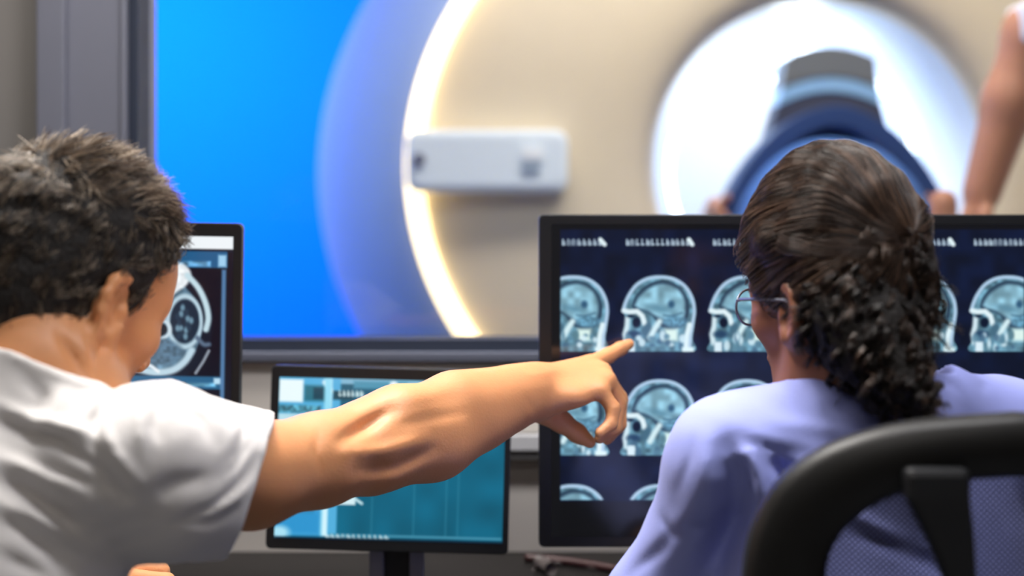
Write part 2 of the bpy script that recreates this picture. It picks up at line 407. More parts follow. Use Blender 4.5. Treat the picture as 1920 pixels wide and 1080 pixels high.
# control box on the cover
cb = empty('control_panel', (wx(914, 3.44), 3.44, wz(303, 3.44)), label='pale blue white control panel box on the left of the scanner face', cat='control panel')
sw = 300/F*3.44; sh = 116/F*3.44
MB().rbox(sw, sh, .07, .03).build('panel_body', mat('panel_shell', (236, 243, 250), .4), cb, smooth=False, bevel=.008)
MB().rbox(sw*.93, sh*.78, .006, .025, (0, -.038, 0)).build('panel_face', mat('panel_face', (228, 238, 248), .4), cb)
bt = MB(); bt.lathe([(0, -.052), (.014, -.052), (.016, -.04)], (-sw*.42, 0, .004), 'y', 24); bt.build('button', mat('button_grey', (110, 112, 135), .5), cb)
bt = MB(); bt.rbox(.045, .02, .012, .006, (sw*.27, -.044, -.016)); bt.build('button', mat('button_slate', (160, 176, 194), .5), cb)
bt = MB(); bt.rbox(.05, .03, .012, .006, (sw*.28, -.044, .018)); bt.build('button', mat('button_white', (245, 248, 252), .5), cb)

# patient table, shade arch, coil and patient in the bore
tz = cz-.245
tb = empty('patient_table', (cx, MY, 0), label='white patient table sliding into the scanner bore', cat='table')
MB().box(-.22, .22, -.95, 1.1, tz-.07, tz-.02).build('table_top', M['bore'], tb, bevel=.02)
MB().box(-.17, .17, -.85, -.15, 0, tz-.07).build('pedestal', M['mriw'], tb, bevel=.02)
def arch(name, w0, h, th, y0, y1, m, parent, z0=0, w1=None, n=28, p=2.0, h0=None):
    """thick curved sheet: half superellipse from y0 to y1"""
    v = []; f = []
    for (y, ww) in ((y0, w0), (y1, w1 or w0)):
        for s in (0, 1):
            for k in range(n+1):
                a = math.pi*k/n; c, s_ = math.cos(a), math.sin(a)
                x = (ww-th*s)*np.sign(c)*abs(c)**(2/p); z = (h-th*s)*abs(s_)**(2/p)
                v.append((x, y, z0+z))
    N = n+1
    for k in range(n):
        f += [(k, k+1, 2*N+k+1, 2*N+k), (N+k+1, N+k, 3*N+k, 3*N+k+1), (k+1, k, N+k, N+k+1), (2*N+k, 2*N+k+1, 3*N+k+1, 3*N+k)]
    return mesh(name, v, f, m, parent, smooth=False, bevel=.004)
# dark navy arch standing in for shade along the edges of the blue wrap
cu = empty('wrap_shade_arch', (cx+.022, MY, tz), label='navy padded arch cushion over the patient in the bore', cat='shade arch')
navy = mat('wrap_shade_navy', (30, 60, 112), .6); blu = mat('blue_cloth', (72, 118, 192), .8, bump=.2)
arch('shell', .305, .395, .05, -.02, .12, navy, cu, p=1.75)
co = empty('body_coil', (cx+.035, MY+.12, tz), label='grey imaging coil with a light blue band above the patient', cat='coil')
v = []; f = []
def ring_block(name, x_half, za, zb, y0, y1, m, parent, bulge=.03, xtop=None):
    n = 14; v = []; xt = xtop or x_half
    for y in (y0, y1):
        for k in range(n+1):
            u = -1+2*k/n; v.append((x_half*u, y, za+bulge*(1-u*u)))
        for k in range(n+1):
            u = -1+2*k/n; v.append((xt*u, y, zb+bulge*(1-u*u)))
    N = n+1; f = []
    for k in range(n):
        f += [(k, k+1, N+k+1, N+k), (2*N+k+1, 2*N+k, 3*N+k, 3*N+k+1), (N+k, N+k+1, 3*N+k+1, 3*N+k), (k+1, k, 2*N+k, 2*N+k+1)]
    f += [(0, N, 3*N, 2*N), (n, 2*N+n, 3*N+n, N+n)]
    return mesh(name, v, f, m, parent, bevel=.004)
ring_block('top_housing', .122, .445, .522, -.02, .12, mat('coil_grey', (112, 116, 122), .5), co, .03, .112)
ring_block('light_band', .130, .402, .449, -.015, .12, mat('coil_band', (150, 195, 240), .4), co, .035, .122)
ring_block('lower_pad', .175, .25, .405, -.01, .12, mat('coil_pad', (62, 66, 88), .6), co, .035, .132)
# ------------------------------------------------------------------ desk and things on it
DZ = .69
dk = empty('desk', (0, 1.80, 0), label='long dark brown desk top under the window wall carrying the screens', cat='desk')
MB().box(-1.5, 1.6, -.32, WY-1.80-.001, DZ-.035, DZ).build('desktop', M['desk'], dk, bevel=.004)
for x in (-1.42, -.05, 1.52):
    MB().box(x-.025, x+.025, -.26, .30, 0, DZ-.035).build('leg', M['steel'], dk, bevel=.004)
# ------------------------------------------------------------------ screen pictures, painted procedurally per vertex
def vnoise(h, w, cell, seed):
    r = np.random.default_rng(seed); gy, gx = int(h/cell)+3, int(w/cell)+3; g = r.random((gy, gx))
    y = np.arange(h)/cell; x = np.arange(w)/cell; iy = y.astype(int); ix = x.astype(int); fy = (y-iy)[:, None]; fx = (x-ix)[None]
    fy = fy*fy*(3-2*fy); fx = fx*fx*(3-2*fx)
    a = g[iy][:, ix]; b = g[iy][:, ix+1]; c = g[iy+1][:, ix]; d = g[iy+1][:, ix+1]
    return (a*(1-fx)+b*fx)*(1-fy)+(c*(1-fx)+d*fx)*fy
class Canvas:
    def __init__(s, x0, x1, y0, y1, step, bg):
        s.x = np.arange(x0, x1+step*.5, step); s.y = np.arange(y0, y1+step*.5, step); s.step = step
        s.c = np.tile(np.array(bg, float), (len(s.y), len(s.x), 1)); s.X, s.Y = np.meshgrid(s.x, s.y)
    def put(s, d, col, soft=1.3, op=1, noise=0, nz=6, seed=0, clip=None):
        a = np.clip(.5-d/soft, 0, 1)*op
        if clip is not None: a = a*clip
        col = np.array(col, float)[None, None]
        if noise: col = col*(1+noise*(vnoise(len(s.y), len(s.x), nz/s.step, seed)-.5)[..., None]*2)
        s.c = s.c*(1-a[..., None])+col*a[..., None]; return s
    def rect(s, x0, x1, y0, y1, col, **k): return s.put(np.maximum(np.maximum(x0-s.X, s.X-x1), np.maximum(y0-s.Y, s.Y-y1)), col, **k)
    def dell(s, cx, cy, rx, ry, a=0):
        c, n = math.cos(math.radians(a)), math.sin(math.radians(a)); x = (s.X-cx)*c+(s.Y-cy)*n; y = -(s.X-cx)*n+(s.Y-cy)*c
        k = np.sqrt((x/rx)**2+(y/ry)**2); return (k-1)*min(rx, ry)
    def ell(s, cx, cy, rx, ry, col, a=0, **k): return s.put(s.dell(cx, cy, rx, ry, a), col, **k)
    def dline(s, pts):
        b = np.full(s.X.shape, 1e9)
        for (x0, y0), (x1, y1) in zip(pts[:-1], pts[1:]):
            dx, dy = x1-x0, y1-y0; t = np.clip(((s.X-x0)*dx+(s.Y-y0)*dy)/(dx*dx+dy*dy), 0, 1)
            b = np.minimum(b, np.hypot(s.X-x0-t*dx, s.Y-y0-t*dy))
        return b
    def line(s, pts, w, col, **k): return s.put(s.dline(pts)-w/2, col, **k)
    def poly(s, pts, col, **k):
        ins = np.zeros(s.X.shape, bool); n = len(pts)
        for i in range(n):
            x0, y0 = pts[i]; x1, y1 = pts[(i+1) % n]
            if y0 == y1: continue
            ins ^= ((s.Y < y0) != (s.Y < y1)) & (s.X < x0+(s.Y-y0)*(x1-x0)/(y1-y0))
        d = s.dline(list(pts)+[pts[0]]); return s.put(np.where(ins, -d, d), col, **k)
def curve(pts, n=6):
    p = np.array([pts[0]]+list(pts)+[pts[-1]], float); o = []
    for i in range(1, len(p)-2):
        for t in np.linspace(0, 1, n, endpoint=False):
            o.append(.5*((2*p[i])+(-p[i-1]+p[i+1])*t+(2*p[i-1]-5*p[i]+4*p[i+1]-p[i+2])*t*t+(-p[i-1]+3*p[i]-3*p[i+1]+p[i+2])*t**3))
    o.append(p[-2]); return [tuple(q) for q in o]
NAVY = (10, 20, 46)
def brain(cv, x, y, clip, seed):
    """side view of a head slice, 140 x 142 px with its corner at x, y"""
    q = lambda L: [(x+a, y+b) for a, b in L]
    out = q(curve([(4, 62), (12, 38), (26, 18), (48, 5), (72, 1), (98, 5), (120, 20), (133, 42), (137, 66), (135, 92), (131, 118), (129, 143), (6, 143), (3, 122), (4, 100), (8, 84), (2, 68)]))
    n = len(cv.y), len(cv.x)
    cv.poly(out, (96, 140, 160), clip=clip, noise=.35, nz=9, seed=seed)
    inner = q(curve([(18, 58), (24, 40), (38, 24), (56, 13), (76, 10), (98, 15), (114, 28), (124, 48), (125, 70), (118, 90), (102, 99), (80, 98), (66, 88), (54, 74), (36, 66), (22, 64)]))
    cv.poly(inner, (40, 62, 84), clip=clip, soft=4)
    inn2 = q(curve([(24, 56), (32, 40), (46, 27), (64, 18), (84, 17), (104, 26), (116, 44), (118, 66), (112, 82), (98, 88), (78, 84), (60, 74), (48, 66), (32, 62)]))
    cv.poly(inn2, (138, 186, 206), clip=clip, soft=7, noise=.22, nz=12, seed=seed+1)
    cv.ell(x+92, y+54, 6, 7, (48, 88, 120), clip=clip, soft=6); cv.ell(x+70, y+62, 22, 6, (92, 140, 164), clip=clip, soft=9, a=12, op=.8)
    cv.ell(x+98, y+86, 22, 11, (98, 150, 178), clip=clip, soft=6, noise=.2, nz=4, seed=seed+2)
    cv.line(q([(78, 74), (92, 76), (112, 70)]), 4, (60, 100, 125), clip=clip, soft=4, op=.7)
    ring = q(curve([(2, 66), (6, 52), (14, 35), (28, 17), (48, 6), (72, 3), (97, 7), (118, 21), (131, 43), (135, 66), (132, 88), (128, 112), (126, 142)]))
    cv.line(ring, 6.5, (176, 206, 232), clip=clip, soft=3)
    cv.line(q([(126, 92), (121, 112), (119, 142)]), 9, (226, 246, 252), clip=clip, soft=4)
    cv.line(q([(4, 66), (14, 68), (28, 67), (38, 76), (42, 90)]), 9, (226, 244, 250), clip=clip, soft=4)
    cv.line(q([(10, 80), (9, 96), (5, 110), (8, 126)]), 9, (212, 234, 242), clip=clip, soft=5)
    cv.ell(x+16, y+76, 7, 3, (14, 34, 60), clip=clip, soft=3)
    cv.ell(x+27, y+88, 8, 10, (8, 22, 46), clip=clip, soft=4); cv.ell(x+22, y+110, 13, 7, (38, 68, 100), clip=clip, soft=6)
    cv.ell(x+46, y+102, 8, 14, (70, 108, 130), a=20, clip=clip, soft=5); cv.line(q([(52, 116), (62, 98), (70, 86)]), 10, (214, 240, 246), clip=clip, soft=6)
    cv.rect(x+80, x+104, y+100, y+122, (222, 246, 240), clip=clip, soft=8); cv.ell(x+76, y+112, 6, 9, (90, 130, 145), clip=clip, soft=5)
    r = np.random.default_rng(seed)
    for k in range(14):
        cv.ell(x+10+r.random()*104, y+112+r.random()*28, 3+r.random()*4, 3+r.random()*7, [(216, 240, 250), (90, 134, 158), (70, 106, 134)][k % 3], clip=clip, soft=4, op=.85)
    cv.rect(x+10, x+24, y+124, y+143, (220, 240, 250), clip=clip, soft=4); cv.rect(x+112, x+134, y+134, y+143, (226, 248, 252), clip=clip, soft=4)
def glyphs(cv, x, y, n, col, seed, w=9, h=13):
    r = np.random.default_rng(seed)
    for k in range(n):
        a = x+k*w; t = r.integers(0, 5)
        cv.rect(a+1, a+3.4, y+1, y+h, col, soft=2.2, op=.95)
        if t != 1: cv.rect(a+1, a+w-2, y+h-3.4, y+h-.6, col, soft=2.2, op=.9)
        if t in (0, 2, 4): cv.rect(a+1, a+w-2, y+h*.42, y+h*.42+2.6, col, soft=2.2, op=.8)
        if t in (1, 2): cv.rect(a+w-3.6, a+w-1.6, y+3, y+h, col, soft=2.2, op=.8)
def cv_right():
    cv = Canvas(1034, 1936, 420, 1003, 1.5, (13, 14, 17))
    cv.rect(1050, 1917, 430, 938, NAVY, soft=2, noise=.25, nz=22, seed=3)
    clipc = np.clip((cv.X-1050)/1.5, 0, 1)*np.clip((1917-cv.X)/1.5, 0, 1)
    for r_, (y, yb) in enumerate(((516, 659), (710, 853), (906, 936))):
        cl = clipc*np.clip((yb-cv.Y)/2, 0, 1)
        for k in range(6): brain(cv, 1003+162.5*k, y, cl, 20+k+7*r_)
    cv.put(-1*np.ones_like(cv.X), NAVY, op=0)
    W_ = (205, 226, 240)
    for k in range(6):
        x = 1010+162.5*k
        g = Canvas.__new__(Canvas); glyphs(cv, max(x, 1053), 447, 13 if k else 8, W_, 60+k, w=9.4 if k else 9.8)
        cv.line([(max(x, 1053)+(118 if k else 72), 449), (max(x, 1053)+(124 if k else 80), 458)], 8, (225, 242, 246), soft=3)
    cv.c = np.where((cv.X < 1050)[..., None], np.array([15., 16., 19.]), cv.c); return cv
def cv_mid():
    cv = Canvas(521, 946, 712, 1010, 1.5, (16, 96, 124))
    cv.rect(521, 946, 712, 1010, (16, 98, 126), noise=.10, nz=40, seed=5)
    cv.rect(521, 946, 712, 722, (128, 184, 212), soft=2); cv.rect(521, 636, 712, 1004, (84, 176, 222), soft=3)
    cv.rect(521, 566, 716, 758, (236, 252, 255), soft=4); cv.rect(568, 612, 726, 756, (40, 112, 132), soft=6); cv.rect(585, 604, 730, 752, (14, 66, 86), soft=4)
    cv.line([(606, 720), (618, 736)], 9, (225, 246, 252), soft=4); cv.rect(612, 620, 714, 766, (214, 246, 255), soft=4)
    cv.rect(521, 600, 764, 778, (78, 146, 168), soft=4, noise=.4, nz=5, seed=2); cv.rect(521, 600, 780, 800, (186, 226, 238), soft=4)
    for k in range(9): cv.rect(524, 602, 806+k*19, 815+k*19, (110, 190, 214) if k % 2 else (60, 140, 186), soft=3, noise=.3, nz=7, seed=k)
    cv.rect(521, 606, 960, 1004, (48, 150, 208), soft=14); cv.ell(530, 1000, 18, 12, (170, 226, 246), soft=10)
    cv.rect(606, 619, 712, 1004, (150, 222, 246), soft=5); cv.rect(610, 618, 900, 1004, (212, 246, 255), soft=3)
    cv.rect(622, 660, 735, 752, (20, 74, 92), soft=3); cv.rect(660, 760, 716, 730, (70, 150, 180), soft=5)
    glyphs(cv, 632, 733, 6, (225, 246, 250), 5, w=8, h=12); cv.ell(735, 722, 8, 7, (238, 252, 255), soft=4)
    cv.rect(636, 670, 928, 946, (214, 240, 246), soft=3); cv.line([(668, 934), (682, 943)], 5, (200, 232, 240), soft=3)
    for x in (700, 778, 838, 860): cv.rect(x, x+2.5, 800, 1000, (52, 134, 160), soft=3, op=.6)
    cv.rect(622, 944, 1000, 1004, (70, 146, 172), soft=3); glyphs(cv, 616, 1000, 12, (220, 242, 248), 9, w=10, h=9); cv.rect(521, 946, 1007, 1012, (10, 40, 60), soft=3)
    return cv
def cv_left():
    cv = Canvas(-246, 437, 438, 868, 1.5, (16, 18, 30))
    cv.rect(-246, 437, 438, 462, (240, 246, 250), soft=3); cv.rect(-246, 437, 466, 497, (34, 92, 138), soft=3)
    cv.rect(-246, 395, 485, 495, (94, 150, 190), soft=4, noise=.5, nz=9, seed=4); cv.rect(409, 424, 473, 495, (160, 208, 240), soft=5)
    cv.rect(-246, 412, 500, 700, (16, 15, 30), soft=2)
    # axial slice
    e = 318
    cv.ell(e-26, 604, 108, 116, (20, 26, 42), soft=3); cv.ell(e-22, 606, 84, 92, (92, 124, 146), soft=4, noise=.4, nz=9, seed=8)
    cv.poly(curve([(296, 560), (300, 530), (322, 494), (342, 490), (358, 506), (352, 528), (330, 545), (314, 560)]), (236, 242, 246), soft=6, noise=.08)
    cv.line(curve([(352, 512), (372, 534), (386, 562), (392, 590), (388, 612)]), 11, (196, 222, 232), soft=5)
    cv.ell(348, 596, 28, 44, (30, 44, 62), soft=5); cv.put(np.abs(cv.dell(348, 598, 31, 47))-3.2, (186, 212, 226), soft=4)
    for k in range(16):
        a = k*2.4; cv.ell(346+14*math.cos(a)*(.4+.05*k), 602+30*math.sin(a)*(.4+.04*k), 4, 6, (112, 146, 166) if k % 2 else (40, 58, 78), soft=4)
    cv.ell(300, 584, 16, 13, (240, 244, 248), soft=6); cv.ell(302, 614, 14, 13, (14, 20, 34), soft=4); cv.put(np.abs(cv.dell(302, 613, 19, 17))-3, (206, 224, 234), soft=4)
    cv.ell(300, 655, 44, 24, (84, 112, 134), soft=8, noise=.2, nz=6, seed=1)
    cv.line(curve([(244, 668), (256, 684), (280, 692), (304, 694), (330, 688), (350, 672), (362, 652)]), 13, (190, 216, 230), soft=6)
    cv.line(curve([(258, 690), (280, 680), (300, 692)]), 6, (236, 244, 250), soft=4); cv.line([(394, 652), (384, 672), (370, 694)], 5, (150, 160, 172), soft=3)
    cv.line(curve([(372, 628), (384, 640), (394, 640)]), 8, (90, 110, 134), soft=5)
    cv.ell(200, 600, 30, 60, (60, 84, 106), soft=8); cv.line(curve([(206, 512), (176, 560), (172, 620), (200, 672), (244, 690)]), 9, (186, 210, 226), soft=5)
    cv.rect(-246, 420, 700, 724, (42, 98, 138), soft=3); cv.rect(-246, 408, 712, 719, (96, 158, 190), soft=4, noise=.5, nz=11, seed=3); cv.rect(404, 420, 703, 714, (190, 226, 246), soft=4)
    cv.rect(-246, 412, 726, 868, (20, 18, 34), soft=2)
    for k, (x, y) in enumerate(((250, 740), (268, 736), (292, 734), (308, 746), (322, 738), (344, 744), (356, 752), (180, 744), (150, 738))): cv.ell(x, y, 9, 5, (196, 216, 224), soft=4, op=.85)
    cv.rect(416, 424, 500, 868, (84, 126, 170), soft=4); cv.rect(426, 437, 466, 868, (22, 20, 34), soft=2)
    return cv
SM = attr_mat('screen_picture', .12, emit=1.0, spec=.5)
def monitor(px0, px1, py0, py1, Y, cv, label, roll=0, tilt=0, neck='plain', frame_r=.008, name='monitor'):
    k = Y/F; w = (px1-px0)*k; h = (py1-py0)*k; c = P((px0+px1)/2, (py0+py1)/2, Y)
    t = empty(name, (c[0], c[1], DZ), label=label, cat='monitor', group='monitors on the desk')
    hz_ = c[2]-DZ; rot = (math.radians(-tilt), math.radians(roll), 0)
    hb = MB().rbox(w, h, .018, frame_r, (0, .002, 0), 5); hb.rbox(w*.6, h*.6, .03, .03, (0, .025, 0), 5)
    b = hb.build('housing', M['blackp'], t, bevel=.0015); b.location = (0, 0, hz_); b.rotation_euler = rot
    X = (cv.X-(px0+px1)/2)*k; Z = -(cv.Y-(py0+py1)/2)*k
    V = np.stack([X, np.full_like(X, -.0075), Z], -1).reshape(-1, 3); ny, nx = X.shape; i = np.arange(ny*nx).reshape(ny, nx)
    Q = np.stack([i[:-1, :-1], i[1:, :-1], i[1:, 1:], i[:-1, 1:]], -1).reshape(-1, 4)
    cs = np.clip(cv.c, 0, 255)/255; cs = np.where(cs <= .04045, cs/12.92, ((cs+.055)/1.055)**2.4).reshape(-1, 3)
    s = quads('screen', V, Q, SM, t, smooth=False, attr=cs); s.location = (0, 0, hz_); s.rotation_euler = rot
    zb = hz_-h/2
    if neck == 'split':
        for x in (-.0185, .0345): MB().box(x-.0005-.0095, x+.0095+.006*0, .012, .028, .008, zb+.05).build('neck_rail', M['frame'], t, bevel=.002)
        MB().box(-.010, .0255, .018, .030, .008, zb+.05).build('neck', M['blackp'], t, bevel=.002)
    else: MB().box(-.03, .03, .03, .05, .008, zb+h*.4).build('neck', M['steel'], t, bevel=.003)
    MB().box(-.11, .11, -.05, .10, 0, .010).build('base', M['blackp'], t, bevel=.004)
    return t
monitor(1010, 1958, 402, 1024, 1.84, cv_right(), 'large black monitor showing rows of blue head scans in front of the woman', frame_r=.007)
monitor(505, 957, 690, 1031, 1.86, cv_mid(), 'small black monitor with a teal screen behind the outstretched arm', roll=1.5, tilt=3, neck='split', frame_r=.007)
monitor(-264, 452, 413, 893, 1.78, cv_left(), 'black monitor with a round skull slice beside the man\'s face', roll=.9, frame_r=.007)
# cables on the desk behind the screens
CM = mat('dark_red_cable', (66, 34, 36), .45); CG = mat('grey_cable', (92, 84, 84), .5)
def dpt(px, py): # a point lying on the desk seen at that pixel
    Y = (ZC-DZ-.006)/((py-HZ)/F); return P(px, py, Y)
for nm, pts, r, m, lb in (
    ('cable', [(985, 1046), (1040, 1050), (1100, 1058), (1160, 1068)], .006, CM, 'dark red cable lying on the desk beneath the head scan monitor'),
    ('cable', [(1000, 1062), (1060, 1052), (1120, 1062), (1170, 1060)], .0035, CG, 'thin grey cable crossing the red one on the desk'),
    ('plug', [(1012, 1058), (1034, 1072)], .010, CG, 'grey cable plug lying on the dark desk between two monitors')):
    p = [dpt(*q) for q in pts]
    p = [tuple(q) for q in p]
    p = [(a, b, DZ+r) for a, b, c in p]
    o = MB().tube(curve([(x, y, z) for x, y, z in p], 6) if len(p) > 2 else p, r, 10).build(nm, m, smooth=True); tag(o, lb, nm)

# ------------------------------------------------------------------ office chair (mesh back) around the woman
def chair():
    CX, CY = .415, 1.20
    t = empty('office_chair', (CX, CY+.22, 0), label='black office chair with rounded frame and see-through mesh back behind the woman', cat='chair')
    dy = -.22
    # back frame: a thick flat band following a rounded arch, curved in plan
    cxp, top = 1893, 770
    out = curve([(1400, 1150), (1406, 1060), (1424, 985), (1462, 912), (1530, 850), (1620, 808), (1730, 782), (1893, 768)], 5)
    inn = curve([(1546, 1150), (1548, 1062), (1572, 1000), (1620, 950), (1680, 918), (1750, 897), (1820, 888), (1893, 884)], 5)
    def loc(px, py, d=0):
        Y0 = CY; x, _, z = P(px, py, Y0); u = (x-CX)/.22
        return (x-CX, dy+.075*-0+(-.045*(1-u*u))+.03+d, z)
    out += [(2*cxp-a, b) for a, b in out[::-1][1:]]; inn += [(2*cxp-a, b) for a, b in inn[::-1][1:]]
    n = len(out); v = []; f = []
    prof = [(0, -.006), (.0, .012), (.12, .020), (.5, .022), (.88, .018), (1, .010), (1, -.006), (.88, -.014), (.5, -.018), (.12, -.014)]
    for i in range(n):
        (ax, ay), (bx, by) = out[i], inn[i]
        for u, d in prof: v.append(loc(ax+(bx-ax)*u, ay+(by-ay)*u, -d))
    m_ = len(prof)
    for i in range(n-1):
        for k in range(m_): f.append((i*m_+k, i*m_+(k+1) % m_, (i+1)*m_+(k+1) % m_, (i+1)*m_+k))
    f += [tuple(range(m_)), tuple(range((n-1)*m_, n*m_))[::-1]]
    mesh('back_frame', v, f, mat('chair_frame_plastic', (18, 17, 16), .5), t, smooth=True)
    # lower rail of the frame
    zl = loc(1400, 1150)[2]; x0 = loc(1473, 1150)[0]
    low = [(x0*math.cos(a), dy+.01-.02*math.sin(a)*0, zl-.16*math.sin(a)) for a in np.linspace(0, math.pi, 17)]
    MB().tube(low, .02, 10).build('lower_frame', M['blackp'], t, smooth=True)
    # mesh panel
    nu, nv = 44, 40; V = []; zt = loc(1893, 884)[2]+.006
    poly_in = [(loc(a, b)[0], loc(a, b)[2]) for a, b in inn]
    hw = lambda z: np.interp(z, [zl-.155, zl-.10, zl-.03, zl]+[q[1] for q in poly_in[1:n//2+1]], [.03, .115, .16, abs(poly_in[0][0])]+[abs(q[0]) for q in poly_in[1:n//2+1]])
    zs = np.linspace(zl-.155, zt-.004, nv)
    for z in zs:
        for u in np.linspace(-1, 1, nu):
            x = u*(hw(z)+.006); w_ = x/.22; V.append((x, dy-.045*(1-w_*w_)+.03-.002, z))
    i = np.arange(nu*nv).reshape(nv, nu); Q = np.stack([i[:-1, :-1], i[:-1, 1:], i[1:, 1:], i[1:, :-1]], -1).reshape(-1, 4)
    mm = bpy.data.materials.new('chair_mesh_fabric'); mm.use_nodes = True; nt = mm.node_tree; b = nt.nodes['Principled BSDF']
    b.inputs['Base Color'].default_value = lin((44, 44, 56))+(1,); b.inputs['Roughness'].default_value = .7
    tc = nt.nodes.new('ShaderNodeTexCoord'); ws = []
    for a in (45, -45):
        mp = nt.nodes.new('ShaderNodeMapping'); mp.inputs['Rotation'].default_value = (0, math.radians(a), 0); wv = nt.nodes.new('ShaderNodeTexWave'); wv.inputs['Scale'].default_value = 90
        wv.bands_direction = 'X'; nt.links.new(tc.outputs['Object'], mp.inputs[0]); nt.links.new(mp.outputs[0], wv.inputs['Vector']); ws.append(wv)
    mxm = nt.nodes.new('ShaderNodeMath'); mxm.operation = 'MAXIMUM'; gt = nt.nodes.new('ShaderNodeMath'); gt.operation = 'GREATER_THAN'; gt.inputs[1].default_value = .62
    nt.links.new(ws[0].outputs['Fac'], mxm.inputs[0]); nt.links.new(ws[1].outputs['Fac'], mxm.inputs[1]); nt.links.new(mxm.outputs[0], gt.inputs[0]); nt.links.new(gt.outputs[0], b.inputs['Alpha'])
    quads('mesh_back', np.array(V), Q, mm, t)
    # spine behind the mesh: wide at the top, narrowing downwards
    sp = MB(); v = []
    L = [(-.022, zt+.004, .027), (-.022, zt-.02, .026), (-.012, zt-.055, .019), (-.006, zt-.085, .013), (-.004, .70, .018), (.0, .52, .03)]
    v = []; f = []
    for k, (xc, z, hwid) in enumerate(L):
        xc -= .046
        yy = dy-.045+.03-.010-.003*k if z > .6 else dy-.03
        v += [(xc-hwid, yy, z), (xc+hwid, yy, z), (xc+hwid, yy-.02, z), (xc-hwid, yy-.02, z)]
    for k in range(len(L)-1):
        for q in range(4): f.append((k*4+q, k*4+(q+1) % 4, k*4+4+(q+1) % 4, k*4+4+q))
    f += [(3, 2, 1, 0), tuple(len(L)*4-4+q for q in range(4))]
    mesh('spine', v, f, M['blackp'], t, bevel=.006)
    MB().rbox(.04, .04, .02, .01).build('bracket', M['blackp'], t, loc=(-.046, dy+.02, .50))
    s = MB(); s.v = []; s.box(-.23, .23, -.16, .25, .41, .465); s.build('seat', mat('seat_fabric', (32, 32, 36), .9, bump=.3), t, bevel=.025, seg=4)
    MB().box(-.08, .08, -.26, .08, .375, .41).build('mechanism', M['blackp'], t, bevel=.01)
    MB().tube([(0, 0, .07), (0, 0, .38)], .025, 16).build('gas_column', M['steel'], t, smooth=True)
    for k in range(5):
        a = 2*math.pi*k/5+.3; e = (math.cos(a)*.28, math.sin(a)*.28)
        l = MB().tube([(0, 0, .095), (e[0], e[1], .075)], [.028, .016], 10).build('leg', M['blackp'], t, smooth=True)
        MB().lathe([(0, -.022), (.026, -.022), (.028, 0), (.026, .022), (0, .022)], (e[0], e[1], .028), 'y', 20).build('caster', M['blackp'], l, smooth=True)
    for s_ in (-1, 1):
        MB().tube([(s_*.235, .10, .44), (s_*.262, .10, .52), (s_*.262, .10, .60)], .014, 10).build('arm_post', M['blackp'], t, smooth=True)
        MB().box(s_*.262-.03, s_*.262+.03, -.04, .18, .60, .622).build('armrest', M['blackp'], t, bevel=.008, seg=3)
chair()
# low stool under the man
t = empty('stool', (-.55, 1.13, 0), label='round black stool the man sits on', cat='stool')
MB().lathe([(0, .40), (.17, .40), (.185, .41), (.18, .44), (.16, .452), (0, .455)], (0, 0, 0), 'z', 40).build('seat', M['blackp'], t, smooth=True)
MB().tube([(0, 0, .05), (0, 0, .41)], .025, 16).build('column', M['steel'], t, smooth=True)
for k in range(5):
    a = 2*math.pi*k/5; MB().tube([(0, 0, .08), (.22*math.cos(a), .22*math.sin(a), .02)], [.022, .016], 10).build('leg', M['steel'], t, smooth=True)
# ------------------------------------------------------------------ people
def rotm(yaw, pitch, roll=0):
    """columns: face direction, left, up. yaw = degrees turned right from facing away"""
    a = math.radians(yaw); f = np.array([math.sin(a), math.cos(a), 0]); u = np.array([0, 0, 1.]); l = np.cross(u, f)
    p = math.radians(pitch); f, u = f*math.cos(p)-u*math.sin(p), u*math.cos(p)+f*math.sin(p)
    r = math.radians(roll); l, u = l*math.cos(r)+u*math.sin(r), u*math.cos(r)-l*math.sin(r)
    return np.stack([f, l, u], 1)
def head(F_, O, R, s=1., ear=True):
    T = lambda x, y, z: O+R@(np.array([x, y, z])*s)
    E = lambda c, r, k=.02, op='add': F_.ell(T(*c), np.array(r)*s, R, k, op)
    C_ = lambda a, b, ra, rb, k=.015, op='add': F_.cone(T(*a), T(*b), ra*s, rb*s, k, op)
    E((-.005, 0, .03), (.098, .077, .088)); E((-.05, 0, -.012), (.045, .055, .05), .04); E((.052, 0, .03), (.04, .06, .055), .03)
    E((.052, 0, -.03), (.042, .056, .052), .03); E((.045, 0, -.075), (.038, .043, .036), .03)
    for q in (-1, 1):
        C_((-.004, q*.056, -.03), (.004, q*.051, -.078), .016, .016, .03); C_((.004, q*.051, -.078), (.078, q*.013, -.104), .016, .015, .025)
        E((.058, q*.047, -.024), (.022, .018, .016), .02)
        C_((.086, q*.012, .012), (.068, q*.048, .014), .011, .010)
        E((.094, q*.032, -.004), (.014, .016, .011), .012, 'sub'); E((.079, q*.032, -.004), (.0125, .0125, .0125), .003)
        E((.101, q*.013, -.042), (.009, .008, .007), .006)
    C_((.090, 0, .004), (.113, 0, -.034), .008, .011, .012); C_((.095, -.018, -.066), (.095, .018, -.066), .0065, .0065, .006)
    C_((.094, -.015, -.075), (.094, .015, -.075), .007, .007, .006); E((.086, 0, -.104), (.014, .016, .012), .012)
    if ear:
        for q in (-1, 1):
            E((-.006, q*.073, -.012), (.016, .009, .027), .008)
            n = 9; P_ = []
            for i in range(n):
                a = math.radians(-60+i*260/(n-1)); P_.append((-.010-.017*math.sin(a)*1.0+.002, q*(.080+.006*max(0, math.sin(a))), -.010+.029*-math.cos(a)*-1*-1))
            # helix: from the lobe, up the back, over the top to the front
            for i in range(n-1): C_(P_[i], P_[i+1], .0052, .0050, .006)
            E((.002, q*.084, -.008), (.010, .011, .018), .003, 'sub'); E((.001, q*.078, -.039), (.008, .006, .009), .006)
            E((.008, q*.074, -.012), (.006, .006, .008), .006)
    return T
def hand_chain(F_, pts, rs, k=.006): F_.chain(pts, rs, k)
